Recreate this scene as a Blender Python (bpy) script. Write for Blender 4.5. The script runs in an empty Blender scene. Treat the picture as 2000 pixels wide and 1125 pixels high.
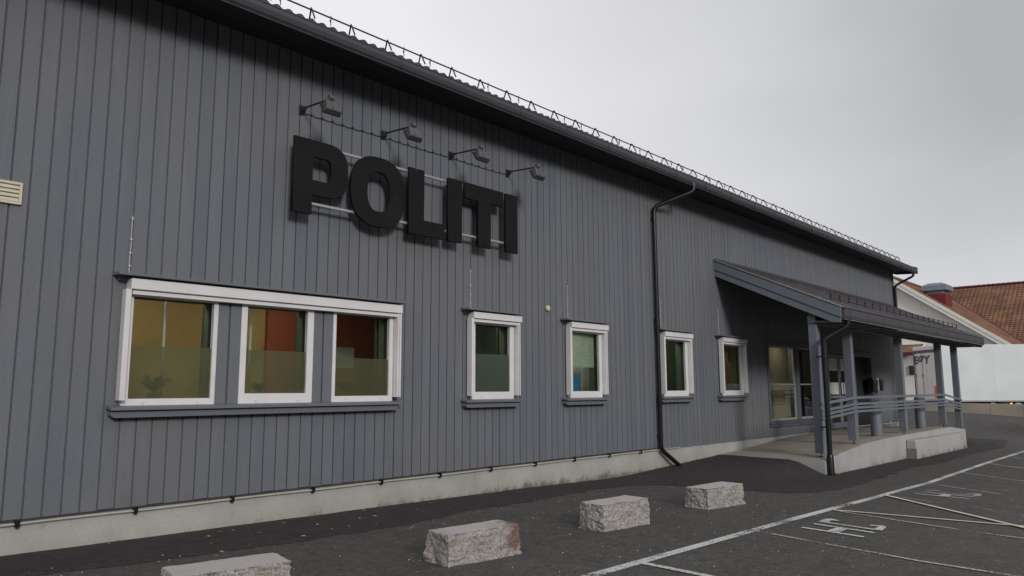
import bpy, bmesh, math, random
from mathutils import Matrix, Vector, noise
random.seed(7)
R = math.radians
scene = bpy.context.scene

# ---------------------------------------------------------------- camera
CAM = (0.0, 0.0, 1.6)
A_, P_, RO = R(42.7), R(7.78), R(-0.22)
f0 = Vector((math.cos(A_), math.sin(A_), 0)); r0 = Vector((math.sin(A_), -math.cos(A_), 0)); uz = Vector((0, 0, 1))
cf = f0 * math.cos(P_) + uz * math.sin(P_)
cu = uz * math.cos(P_) - f0 * math.sin(P_)
cr = r0 * math.cos(RO) + cu * math.sin(RO)
cu2 = cu * math.cos(RO) - r0 * math.sin(RO)
cam_data = bpy.data.cameras.new("camera")
cam = bpy.data.objects.new("camera", cam_data)
scene.collection.objects.link(cam)
rot = Matrix((cr, cu2, -cf)).transposed().to_4x4()
cam.matrix_world = Matrix.Translation(CAM) @ rot
cam_data.sensor_width = 36.0
cam_data.lens = 1449.0 / 2000.0 * 36.0
cam_data.clip_start = 0.05
cam_data.clip_end = 3000.0
scene.camera = cam

# ---------------------------------------------------------------- world: overcast sky
SUN_EL, SUN_AZ = R(20.0), R(-112.0)      # azimuth measured from +x towards +y
world = bpy.data.worlds.new("World")
scene.world = world
world.use_nodes = True
wn, wl = world.node_tree.nodes, world.node_tree.links
wn.clear()
wout = wn.new("ShaderNodeOutputWorld")
bg = wn.new("ShaderNodeBackground")
sky = wn.new("ShaderNodeTexSky")
sky.sky_type = 'NISHITA'
sky.sun_disc = False
sky.sun_elevation = SUN_EL
sky.sun_rotation = R(90) - SUN_AZ
bgsky = wn.new("ShaderNodeBackground"); bgsky.inputs['Strength'].default_value = 0.05
wl.new(sky.outputs[0], bgsky.inputs['Color'])
tc = wn.new("ShaderNodeTexCoord")
# bright thin patch of cloud low over the roof, darker cloud higher up
GA, GE = R(49.0), R(20.0)
gd = (math.cos(GE) * math.cos(GA), math.cos(GE) * math.sin(GA), math.sin(GE))
dot = wn.new("ShaderNodeVectorMath"); dot.operation = 'DOT_PRODUCT'
wl.new(tc.outputs['Generated'], dot.inputs[0]); dot.inputs[1].default_value = gd
mr = wn.new("ShaderNodeMapRange"); mr.interpolation_type = 'SMOOTHSTEP'
mr.inputs['From Min'].default_value = 0.76; mr.inputs['From Max'].default_value = 1.0; mr.inputs['To Max'].default_value = 0.58
wl.new(dot.outputs['Value'], mr.inputs['Value'])
nz = wn.new("ShaderNodeTexNoise"); nz.inputs['Scale'].default_value = 1.7
nz.inputs['Detail'].default_value = 5.0; nz.inputs['Roughness'].default_value = 0.5
mp = wn.new("ShaderNodeMapping"); mp.inputs['Scale'].default_value = (1, 1, 2.6)
wl.new(tc.outputs['Generated'], mp.inputs['Vector']); wl.new(mp.outputs[0], nz.inputs['Vector'])
ma = wn.new("ShaderNodeMath"); ma.operation = 'MULTIPLY_ADD'
wl.new(nz.outputs['Fac'], ma.inputs[0]); ma.inputs[1].default_value = 0.62; ma.inputs[2].default_value = 0.31
add = wn.new("ShaderNodeMath"); add.operation = 'ADD'
wl.new(mr.outputs[0], add.inputs[0]); wl.new(ma.outputs[0], add.inputs[1])
# heavier cloud bank up to the right
HA, HE = R(12.0), R(38.0)
dot2 = wn.new("ShaderNodeVectorMath"); dot2.operation = 'DOT_PRODUCT'
wl.new(tc.outputs['Generated'], dot2.inputs[0]); dot2.inputs[1].default_value = (math.cos(HE) * math.cos(HA), math.cos(HE) * math.sin(HA), math.sin(HE))
mr2 = wn.new("ShaderNodeMapRange"); mr2.interpolation_type = 'SMOOTHSTEP'
mr2.inputs['From Min'].default_value = 0.70; mr2.inputs['From Max'].default_value = 1.0; mr2.inputs['To Max'].default_value = 0.62
wl.new(dot2.outputs['Value'], mr2.inputs['Value'])
sub = wn.new("ShaderNodeMath"); sub.operation = 'SUBTRACT'
wl.new(add.outputs[0], sub.inputs[0]); wl.new(mr2.outputs[0], sub.inputs[1])
ramp = wn.new("ShaderNodeValToRGB")
wl.new(sub.outputs[0], ramp.inputs['Fac'])
cr_ = ramp.color_ramp
cr_.elements[0].position = 0.0; cr_.elements[0].color = (0.38, 0.39, 0.40, 1)
cr_.elements[1].position = 1.0; cr_.elements[1].color = (0.72, 0.715, 0.75, 1)
e = cr_.elements.new(0.5); e.color = (0.575, 0.575, 0.60, 1)
wl.new(ramp.outputs['Color'], bg.inputs['Color'])
bg.inputs['Strength'].default_value = 1.0
mixw = wn.new("ShaderNodeMixShader"); mixw.inputs[0].default_value = 0.06
wl.new(bg.outputs[0], mixw.inputs[1]); wl.new(bgsky.outputs[0], mixw.inputs[2])
wl.new(mixw.outputs[0], wout.inputs['Surface'])

sd = bpy.data.lights.new("sun", 'SUN')
sd.energy = 1.35; sd.angle = R(12); sd.color = (1.0, 0.96, 0.92)
sun = bpy.data.objects.new("sun", sd); scene.collection.objects.link(sun)
sdir = Vector((math.cos(SUN_EL) * math.cos(SUN_AZ), math.cos(SUN_EL) * math.sin(SUN_AZ), math.sin(SUN_EL)))
sun.rotation_euler = sdir.to_track_quat('Z', 'Y').to_euler()

scene.view_settings.view_transform = 'Standard'
scene.view_settings.look = 'None'
scene.view_settings.exposure = 0.3
scene.view_settings.gamma = 1.0
scene.view_settings.use_curve_mapping = False
scene.render.engine = 'CYCLES'
scene.cycles.max_bounces = 8
scene.cycles.transparent_max_bounces = 12

# ---------------------------------------------------------------- materials
def rgb(h):
    h = h.lstrip('#'); v = [int(h[i:i + 2], 16) / 255 for i in (0, 2, 4)]
    return tuple(c / 12.92 if c <= .04045 else ((c + .055) / 1.055) ** 2.4 for c in v) + (1,)

class Mat:
    """small wrapper to write node materials briefly"""
    def __init__(s, name, rough=0.7, metal=0.0, spec=0.4):
        s.m = bpy.data.materials.new(name); s.m.use_nodes = True
        s.n, s.l = s.m.node_tree.nodes, s.m.node_tree.links
        s.b = s.n['Principled BSDF']; s.out = s.n['Material Output']
        s.b.inputs['Roughness'].default_value = rough
        s.b.inputs['Metallic'].default_value = metal
        s.b.inputs['Specular IOR Level'].default_value = spec
        g = s.n.new('ShaderNodeNewGeometry'); s.pos = g.outputs['Position']; s.geo = g
        oi = s.n.new('ShaderNodeObjectInfo'); s.rnd = oi.outputs['Random']
    def scale(s, v, k):
        n = s.n.new('ShaderNodeVectorMath'); n.operation = 'MULTIPLY'
        s.l.new(v, n.inputs[0]); n.inputs[1].default_value = k; return n.outputs[0]
    def noise(s, scale, vec=None, det=4, rough=.55, stretch=None):
        n = s.n.new('ShaderNodeTexNoise'); n.inputs['Scale'].default_value = scale
        n.inputs['Detail'].default_value = det; n.inputs['Roughness'].default_value = rough
        v = vec or s.pos
        if stretch: v = s.scale(v, stretch)
        s.l.new(v, n.inputs['Vector']); return n.outputs['Fac']
    def vor(s, scale, out='Distance', rand=1.0):
        n = s.n.new('ShaderNodeTexVoronoi'); n.inputs['Scale'].default_value = scale
        n.inputs['Randomness'].default_value = rand
        s.l.new(s.pos, n.inputs['Vector']); return n.outputs[out]
    def rng(s, v, a, b, c=0., d=1., smooth=False):
        n = s.n.new('ShaderNodeMapRange'); s.l.new(v, n.inputs['Value'])
        if smooth: n.interpolation_type = 'SMOOTHSTEP'
        for k, x in zip(('From Min', 'From Max', 'To Min', 'To Max'), (a, b, c, d)): n.inputs[k].default_value = x
        return n.outputs[0]
    def math(s, op, a, b=None):
        n = s.n.new('ShaderNodeMath'); n.operation = op
        for i, v in enumerate((a, b)):
            if v is None: continue
            if isinstance(v, (int, float)): n.inputs[i].default_value = v
            else: s.l.new(v, n.inputs[i])
        return n.outputs[0]
    def mix(s, f, a, b, mode='MIX'):
        n = s.n.new('ShaderNodeMix'); n.data_type = 'RGBA'; n.blend_type = mode
        for i, v in ((0, f), (6, a), (7, b)):
            if isinstance(v, (int, float)): n.inputs[i].default_value = v
            elif isinstance(v, tuple): n.inputs[i].default_value = v
            else: s.l.new(v, n.inputs[i])
        return n.outputs[2]
    def z(s):
        n = s.n.new('ShaderNodeSeparateXYZ'); s.l.new(s.pos, n.inputs[0]); return n.outputs
    def color(s, c):
        if isinstance(c, tuple): s.b.inputs['Base Color'].default_value = c
        else: s.l.new(c, s.b.inputs['Base Color'])
        return s
    def roughness(s, v): s.l.new(v, s.b.inputs['Roughness']); return s
    def bump(s, h, strength=.3, dist=.01):
        n = s.n.new('ShaderNodeBump'); n.inputs['Strength'].default_value = strength
        n.inputs['Distance'].default_value = dist
        s.l.new(h, n.inputs['Height']); s.l.new(n.outputs[0], s.b.inputs['Normal']); return s

def G(v, w=None, b=None):
    return (v, w if w is not None else v, b if b is not None else v, 1)

def painted(name, col, var=.12, rough=.6, grain=True, drips=False):
    m = Mat(name, rough, spec=.3)
    d = tuple(c * (1 - var) for c in col[:3]) + (1,); l = tuple(min(1, c * (1 + var)) for c in col[:3]) + (1,)
    c = m.mix(m.rnd, d, l)
    big = m.noise(.7, det=5)
    c = m.mix(m.rng(big, .35, .65, 0, .35), c, tuple(x * .86 for x in col[:3]) + (1,))
    gr = m.noise(9, stretch=(3.0, 3.0, .22), det=6, rough=.65)
    c = m.mix(m.rng(gr, .3, .75, 0, .5), c, tuple(x * 1.16 for x in col[:3]) + (1,))
    if drips:
        v = m.noise(2.2, stretch=(3.5, 1, .35), det=4, rough=.7)
        c = m.mix(m.rng(v, .66, .78, 0, .30), c, tuple(min(1, x * 1.7) for x in col[:3]) + (1,))
        sp = m.noise(30, stretch=(1.6, 1, .3), det=2, rough=.8)
        c = m.mix(m.rng(sp, .80, .83, 0, .45), c, G(.4))
    m.color(c)
    if grain: m.bump(m.noise(40, stretch=(3, 3, .08), det=4), .25, .004)
    m.roughness(m.rng(gr, .3, .7, rough - .08, rough + .12))
    return m.m

GREY = (0.135, 0.146, 0.170, 1)
def clad_material():
    m = Mat('grey_cladding_paint', .62, spec=.28)
    a = m.mix(m.rnd, (0.120, 0.136, 0.164, 1), (0.150, 0.160, 0.182, 1))
    hue = m.noise(.45, det=4)
    a = m.mix(m.rng(hue, .38, .62, 0, .75), a, (0.150, 0.152, 0.158, 1))
    # faded streaks following the boards
    st = m.noise(2.4, stretch=(3.0, 1, .30), det=5, rough=.62)
    a = m.mix(m.rng(st, .50, .80, 0, .32), a, (0.215, 0.220, 0.235, 1))
    fine = m.noise(14, stretch=(2.6, 1, .16), det=6, rough=.7)
    a = m.mix(m.rng(fine, .35, .75, 0, .22), a, (0.095, 0.102, 0.118, 1))
    fl = m.noise(24, stretch=(2.2, 1, .34), det=1, rough=.5)
    a = m.mix(m.rng(fl, .845, .87, 0, .6), a, G(.42))
    # damp splash dirt at the foot of the wall
    zz = m.z()[2]
    low = m.math('MULTIPLY', m.rng(zz, .3, 1.1, 1, 0, True), m.rng(m.noise(5, det=5), .4, .7, 0, 1))
    a = m.mix(m.math('MULTIPLY', low, .35), a, (0.10, 0.102, 0.104, 1))
    m.color(a)
    m.bump(m.noise(36, stretch=(3, 3, .07), det=5, rough=.7), .2, .003)
    m.roughness(m.rng(fine, .3, .7, .50, .72))
    return m.m

M = {}
M['clad'] = clad_material()
M['trim'] = painted('grey_trim_paint', (0.135, 0.146, 0.163, 1), .06, .55)
M['post'] = painted('blue_grey_post_paint', (0.150, 0.168, 0.195, 1), .05, .5)
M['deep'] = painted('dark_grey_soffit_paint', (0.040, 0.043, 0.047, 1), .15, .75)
M['fascia'] = painted('dark_fascia_paint', (0.062, 0.064, 0.074, 1), .08, .55, grain=False)

def concrete(name, col, dirt=(0.13, 0.12, 0.105, 1), base=None):
    m = Mat(name, .85, spec=.2)
    c = m.mix(m.rng(m.noise(1.3, det=6), .35, .68), col, tuple(x * .78 for x in col[:3]) + (1,))
    c = m.mix(m.rng(m.noise(60, det=3), .35, .7, 0, .25), c, tuple(x * .6 for x in col[:3]) + (1,))
    sp = m.noise(6, det=7, rough=.7)
    c = m.mix(m.rng(sp, .60, .74, 0, .5), c, dirt)
    if base is not None:
        zz = m.z()[2]; nn = m.noise(3.5, stretch=(1, 1, .6), det=7, rough=.75)
        h = m.math('ADD', zz, m.rng(nn, .3, .7, .10, -.12))
        c = m.mix(m.rng(h, base - .08, base + .07, .85, 0, True), c, (0.075, 0.062, 0.055, 1))
        c = m.mix(m.rng(h, base + .02, base + .26, .22, 0, True), c, (0.20, 0.18, 0.14, 1))
    m.color(c); m.bump(m.noise(45, det=6), .35, .006)
    return m.m
M['plinth'] = concrete('pale_plinth_render', (0.42, 0.415, 0.385, 1), base=-.075)
M['slab'] = concrete('slab_concrete', (0.36, 0.325, 0.285, 1))
M['slabside'] = concrete('slab_side_concrete', (0.42, 0.42, 0.41, 1), base=-.34)
M['wall_conc'] = concrete('mossy_retaining_concrete', (0.235, 0.215, 0.175, 1), dirt=(.10, .10, .06, 1))

def asphalt(name, col, warm, specks=.9, bumpy=.5, patch=None):
    m = Mat(name, .9, spec=.22)
    c = m.mix(m.rng(m.noise(.35, det=6), .35, .65), col, warm)
    c = m.mix(m.rng(m.noise(2.3, det=7, rough=.65), .40, .75, 0, .6), c, tuple(x * .68 for x in col[:3]) + (1,))
    g = m.noise(75, det=4, rough=.75)
    c = m.mix(m.rng(g, .48, .72, 0, .9), c, tuple(x * 2.3 for x in col[:3]) + (1,))
    c = m.mix(m.rng(m.noise(24, det=5, rough=.8), .40, .62, .75, 0), c, tuple(x * .45 for x in col[:3]) + (1,))
    mm_ = m.noise(11, det=6, rough=.8)
    c = m.mix(m.rng(mm_, .50, .64, 0, .55), c, tuple(x * 1.45 for x in col[:3]) + (1,))
    c = m.mix(m.rng(mm_, .36, .50, .50, 0), c, tuple(x * .55 for x in col[:3]) + (1,))
    if specks:
        for s_, lo, hi in ((60, .0, .20), (30, .0, .085)):
            v = m.vor(s_); gate = m.rng(m.noise(1.9, det=5), .34, .60)
            hit = m.math('MULTIPLY', m.rng(v, lo + .04, hi, 1, 0), gate)
            c = m.mix(m.math('MULTIPLY', hit, specks), c, (0.36, 0.34, 0.31, 1))
    if patch:
        y = m.z()[1]
        st = m.noise(1.0, stretch=(.25, 1.6, 1), det=6, rough=.7)
        c = m.mix(m.rng(st, .52, .70, 0, .55), c, patch)
    m.color(c)
    m.bump(m.noise(70, det=5, rough=.8), bumpy, .012)
    m.roughness(m.rng(m.noise(3, det=4), .3, .7, .72, .95))
    return m.m
M['asphalt'] = asphalt('worn_asphalt', (0.087, 0.082, 0.077, 1), (0.108, 0.101, 0.093, 1), patch=(0.052, 0.049, 0.047, 1))
M['strip'] = asphalt('fresh_dark_asphalt', (0.042, 0.038, 0.038, 1), (0.056, 0.049, 0.048, 1), specks=.25, bumpy=.35)

def paint_line(name, col, wear=.5, fine=34):
    m = Mat(name, .8, spec=.25)
    m.color(m.mix(m.rng(m.noise(50, det=4), .35, .7), col, tuple(x * .6 for x in col[:3]) + (1,)))
    tr = m.n.new('ShaderNodeBsdfTransparent'); mx = m.n.new('ShaderNodeMixShader')
    n1 = m.noise(fine, det=5, rough=.75); n2 = m.noise(1.6, det=4, rough=.6)
    v = m.math('ADD', n1, m.rng(n2, .3, .7, -.12, .12))
    m.l.new(m.rng(v, wear - .05, wear + .05), mx.inputs[0])
    m.l.new(tr.outputs[0], mx.inputs[1]); m.l.new(m.b.outputs[0], mx.inputs[2]); m.l.new(mx.outputs[0], m.out.inputs[0])
    m.bump(m.noise(70, det=5, rough=.8), .5, .012)
    return m.m
M['line'] = paint_line('worn_white_line_paint', (0.70, 0.70, 0.68, 1), .43)
M['line_old'] = paint_line('nearly_gone_line_paint', (0.42, 0.41, 0.39, 1), .53)
M['line_thin'] = paint_line('thin_white_line_paint', (0.60, 0.59, 0.57, 1), .48)
M['line_new'] = paint_line('cream_line_paint', (0.72, 0.68, 0.54, 1), .33)

def simple(name, col, rough=.5, metal=0., var=.1, scale=6, bump=None, spec=.4):
    m = Mat(name, rough, metal, spec)
    c = m.mix(m.rng(m.noise(scale, det=5), .3, .7), col, tuple(x * (1 - var * 2) for x in col[:3]) + (1,))
    m.color(c)
    if bump: m.bump(m.noise(bump, det=5), .25, .004)
    return m.m
M['white'] = simple('white_aluminium', (0.70, 0.685, 0.69, 1), .38, var=.05, scale=3)
M['black_letter'] = None
def letters_mat():
    m = Mat('black_letter_paint', .6, spec=.15)
    c = m.mix(m.rng(m.noise(2, det=5), .3, .7), (0.0065, 0.007, 0.0075, 1), (0.011, 0.0115, 0.012, 1))
    s = m.noise(11, stretch=(2.2, 1, .35), det=2, rough=.8)
    c = m.mix(m.rng(s, .745, .775, 0, .7), c, G(.30))
    m.color(c); m.bump(m.noise(50, det=3), .1, .003); return m.m
M['black_letter'] = letters_mat()
M['black_metal'] = simple('black_painted_metal', (0.012, 0.012, 0.014, 1), .33, var=.2)
M['purple_black'] = simple('dark_plum_metal', (0.020, 0.014, 0.026, 1), .35, var=.2)
M['rail_alu'] = simple('mill_aluminium_rail', (0.42, 0.42, 0.44, 1), .4, .5, var=.08)
M['lamp_grey'] = simple('taupe_lamp_housing', (0.105, 0.096, 0.104, 1), .5, var=.1)
M['dark_metal'] = simple('dark_grey_metal', (0.045, 0.045, 0.05, 1), .5, .3)
M['cable'] = simple('white_cable', (0.5, 0.5, 0.49, 1), .5)
M['cable_dark'] = simple('dark_cable', (0.06, 0.06, 0.065, 1), .6)
M['cream'] = simple('yellowed_cream_plastic', (0.62, 0.57, 0.43, 1), .45, var=.08, scale=12)
M['conduit'] = simple('pale_conduit', (0.46, 0.43, 0.36, 1), .5, var=.12)
M['tile'] = None
def tile_mat(name, c1, c2, c3, moss=0.0, rough=.75, streak=False):
    m = Mat(name, rough, spec=.3)
    c = m.mix(m.rnd, c1, c2)
    c = m.mix(m.rng(m.noise(1.1, det=6), .38, .66), c, c3)
    if streak:
        c = m.mix(m.rng(m.noise(.55, stretch=(1, 1, .45), det=6, rough=.65), .42, .62, 0, .8), c, tuple(x * .5 for x in c1[:3]) + (1,))
    if moss: c = m.mix(m.rng(m.noise(7, det=6, rough=.7), .52, .7, 0, moss), c, (0.10, 0.095, 0.075, 1))
    m.color(c); m.bump(m.noise(30, det=4), .3, .006); return m.m
M['tile'] = tile_mat('grey_brown_concrete_tile', (0.085, 0.078, 0.078, 1), (0.11, 0.10, 0.097, 1), (0.065, 0.06, 0.065, 1), .5)
M['tile2'] = tile_mat('plum_canopy_tile', (0.062, 0.052, 0.057, 1), (0.085, 0.069, 0.074, 1), (0.050, 0.045, 0.051, 1), .15, .5)
M['red_tile'] = tile_mat('orange_brown_clay_tile', (0.26, 0.128, 0.072, 1), (0.30, 0.150, 0.084, 1), (0.175, 0.088, 0.058, 1), .4, streak=True)
M['red_paint'] = simple('oxide_red_paint', (0.16, 0.018, 0.020, 1), .6, var=.08)
M['maroon'] = simple('maroon_frame_paint', (0.10, 0.008, 0.022, 1), .4)
M['cowl'] = simple('grey_sheet_cowl', (0.22, 0.25, 0.29, 1), .4, .3)
M['white_trim'] = simple('white_rake_paint', (0.80, 0.78, 0.72, 1), .55, var=.06, scale=2)

def white_boards():
    m = Mat('cream_white_boarding', .65, spec=.2)
    w = m.n.new('ShaderNodeTexWave'); w.wave_type = 'BANDS'; w.bands_direction = 'Y'
    w.inputs['Scale'].default_value = 2.1; w.inputs['Distortion'].default_value = 0.0
    m.l.new(m.pos, w.inputs['Vector'])
    line = m.rng(w.outputs['Fac'], .0, .16, 1, 0)
    c = m.mix(m.rng(m.noise(.8, det=5), .35, .65), (0.80, 0.78, 0.72, 1), (0.74, 0.71, 0.66, 1))
    c = m.mix(m.math('MULTIPLY', line, .35), c, (0.30, 0.29, 0.26, 1))
    m.color(c); m.bump(m.rng(w.outputs['Fac'], 0, .2), .5, .02); return m.m
M['white_boards'] = white_boards()
M['trailer'] = simple('grey_white_trailer_skin', (0.68, 0.715, 0.725, 1), .38, var=.06, scale=1.1)
M['trailer_door'] = simple('cream_trailer_door', (0.76, 0.73, 0.67, 1), .45, var=.05, scale=1.5)
M['steel'] = simple('galvanised_steel', (0.36, 0.37, 0.38, 1), .4, .7)
M['orange'] = simple('orange_reflective_plate', (0.80, 0.13, 0.03, 1), .4, var=.04)
M['navy'] = simple('navy_vinyl_print', (0.030, 0.035, 0.085, 1), .4)
M['rubber'] = simple('black_rubber', (0.02, 0.02, 0.021, 1), .8)
M['letterbox'] = simple('black_letterbox', (0.006, 0.006, 0.007, 1), .5, spec=.2)
M['offwhite'] = simple('offwhite_panel', (0.55, 0.55, 0.54, 1), .5)

def granite():
    m = Mat('rough_split_granite', .85, spec=.3)
    c = m.mix(m.rng(m.noise(5, det=6), .35, .68), (0.38, 0.355, 0.34, 1), (0.26, 0.24, 0.23, 1))
    sp = m.vor(110, 'Color'); s = m.n.new('ShaderNodeSeparateColor'); m.l.new(sp, s.inputs[0])
    c = m.mix(m.rng(s.outputs[0], .70, .74, 0, .6), c, (0.085, 0.080, 0.085, 1))
    c = m.mix(m.rng(s.outputs[1], .72, .76, 0, .55), c, (0.58, 0.54, 0.52, 1))
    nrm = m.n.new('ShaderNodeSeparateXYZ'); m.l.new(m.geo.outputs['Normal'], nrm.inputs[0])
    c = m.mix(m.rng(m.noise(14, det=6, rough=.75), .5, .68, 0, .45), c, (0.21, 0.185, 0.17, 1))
    c = m.mix(m.rng(nrm.outputs[2], .75, .93, 0, .75), c, (0.52, 0.495, 0.48, 1))   # upward faces painted paler, standing in for sky light on the top
    # lichen and soil stain
    c = m.mix(m.rng(m.noise(3.1, det=6), .55, .66, 0, .3), c, (0.22, 0.19, 0.14, 1))
    m.color(c); m.bump(m.noise(60, det=6, rough=.75), .8, .012); return m
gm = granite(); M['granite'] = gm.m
def granite_rust():
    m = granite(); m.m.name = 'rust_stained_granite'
    base = m.b.inputs['Base Color'].links[0].from_socket
    d = m.n.new('ShaderNodeVectorMath'); d.operation = 'DISTANCE'
    m.l.new(m.pos, d.inputs[0]); d.inputs[1].default_value = (5.74, 5.27, .16)
    v = m.math('ADD', d.outputs['Value'], m.rng(m.noise(9, det=5), .3, .7, -.09, .09))
    m.color(m.mix(m.rng(v, .10, .24, .8, 0, True), base, (0.15, 0.078, 0.048, 1))); return m.m
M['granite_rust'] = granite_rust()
M['leaf'] = None
def leaf_mat():
    m = Mat('dry_leaf', .8); c = m.mix(m.rnd, (0.42, 0.16, 0.05, 1), (0.55, 0.36, 0.22, 1)); m.color(c); return m.m
M['leaf'] = leaf_mat()
M['grit'] = simple('pale_grit', (0.42, 0.40, 0.37, 1), .9)

def glass_mat(name, tint=(0.86, 0.90, 0.86, 1), gain=1.0):
    m = Mat(name); m.n.remove(m.b)
    tr = m.n.new('ShaderNodeBsdfTransparent'); tr.inputs[0].default_value = tint
    gl = m.n.new('ShaderNodeBsdfGlossy'); gl.inputs['Roughness'].default_value = .015
    fr = m.n.new('ShaderNodeFresnel'); fr.inputs['IOR'].default_value = 1.55
    mx = m.n.new('ShaderNodeMixShader')
    front = m.math('SUBTRACT', 1.0, m.geo.outputs['Backfacing'])
    f = m.math('MULTIPLY', m.math('MULTIPLY', fr.outputs[0], gain), front)
    m.l.new(f, mx.inputs[0]); m.l.new(tr.outputs[0], mx.inputs[1]); m.l.new(gl.outputs[0], mx.inputs[2])
    m.l.new(mx.outputs[0], m.out.inputs[0]); return m.m
M['glass'] = glass_mat('window_glass')
def film_mat(name, col, alpha):
    m = Mat(name); m.n.remove(m.b)
    tr = m.n.new('ShaderNodeBsdfTransparent'); tr.inputs[0].default_value = (.9, .92, .86, 1)
    df = m.n.new('ShaderNodeBsdfDiffuse'); df.inputs[0].default_value = col
    tl = m.n.new('ShaderNodeBsdfTranslucent'); tl.inputs[0].default_value = col
    a = m.n.new('ShaderNodeMixShader'); a.inputs[0].default_value = .5
    m.l.new(df.outputs[0], a.inputs[1]); m.l.new(tl.outputs[0], a.inputs[2])
    mx = m.n.new('ShaderNodeMixShader'); mx.inputs[0].default_value = alpha
    m.l.new(tr.outputs[0], mx.inputs[1]); m.l.new(a.outputs[0], mx.inputs[2]); m.l.new(mx.outputs[0], m.out.inputs[0]); return m.m
M['film'] = film_mat('frosted_window_film', (0.33, 0.30, 0.215, 1), .46)
M['film2'] = film_mat('frosted_green_film', (0.25, 0.27, 0.25, 1), .6)

M['room_yellow'] = simple('ochre_room_wall', (0.42, 0.295, 0.125, 1), .9, var=.05)
M['room_red'] = simple('red_room_wall', (0.32, 0.085, 0.045, 1), .9, var=.05)
M['room_dark'] = simple('dark_green_grey_room', (0.16, 0.19, 0.165, 1), .9)
M['room_green'] = simple('green_room_wall', (0.20, 0.29, 0.22, 1), .9)
M['room_olive'] = simple('olive_room_wall', (0.55, 0.47, 0.16, 1), .9)
M['room_pale'] = simple('pale_room_wall', (0.62, 0.66, 0.58, 1), .9)
M['blue'] = simple('blue_poster', (0.03, 0.16, 0.32, 1), .6)
M['reveal'] = simple('green_grey_reveal_paint', (0.10, 0.115, 0.09, 1), .9)  # inner window reveals, coloured like the dark green-grey curtains
M['blindm'] = simple('pale_green_blind', (0.50, 0.56, 0.47, 1), .7)
M['beige_sash'] = simple('beige_grey_sash', (0.30, 0.29, 0.25, 1), .6)
M['room_taupe'] = simple('taupe_room_wall', (0.24, 0.195, 0.13, 1), .9)
M['plant'] = simple('plant_leaf', (0.02, 0.075, 0.03, 1), .6, var=.2)
M['pot'] = simple('clay_pot', (0.35, 0.20, 0.07, 1), .8)
M['curtain'] = simple('dark_curtain', (0.055, 0.07, 0.05, 1), .95)
M['hill'] = simple('forest_hillside', (0.075, 0.066, 0.040, 1), 1.0, var=.35, scale=.09)
M['car_red'] = simple('red_car_paint', (0.45, 0.02, 0.02, 1), .25)
M['van_white'] = simple('white_van_paint', (0.62, 0.62, 0.62, 1), .3)
M['dark_glass'] = simple('dark_vehicle_glass', (0.02, 0.022, 0.025, 1), .08)
def lampmat():
    m = Mat('orange_marker_lens', .3); m.color((0.9, 0.25, 0.03, 1))
    m.b.inputs['Emission Color'].default_value = (1.0, 0.22, 0.03, 1); m.b.inputs['Emission Strength'].default_value = 2.2; return m.m
M['marker'] = lampmat()
def ceilmat():
    m = Mat('office_light_panel', .5); m.color(G(.8))
    m.b.inputs['Emission Color'].default_value = (1.0, 0.93, 0.80, 1); m.b.inputs['Emission Strength'].default_value = 9.0; return m.m
M['panel'] = ceilmat()

# ---------------------------------------------------------------- object helpers
COL = scene.collection
WM = {}
def tag(o, label=None, cat=None, group=None, kind=None):
    if label: o['label'] = label
    if cat: o['category'] = cat
    if group: o['group'] = group
    if kind: o['kind'] = kind
    return o
def attach(o, parent, local=None):
    mw = local or Matrix.Identity(4)
    if parent is not None:
        o.parent = parent
        o.matrix_parent_inverse = WM[parent.name].inverted()
    o.matrix_basis = mw
    WM[o.name] = mw
    return o
def thing(name, loc, label, cat, group=None):
    o = bpy.data.objects.new(name, None); o.empty_display_size = .2
    COL.objects.link(o); attach(o, None, Matrix.Translation(loc))
    return tag(o, label, cat, group)
def link(name, mesh, parent=None, mat4=None):
    o = bpy.data.objects.new(name, mesh); COL.objects.link(o); attach(o, parent, mat4); return o

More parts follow.
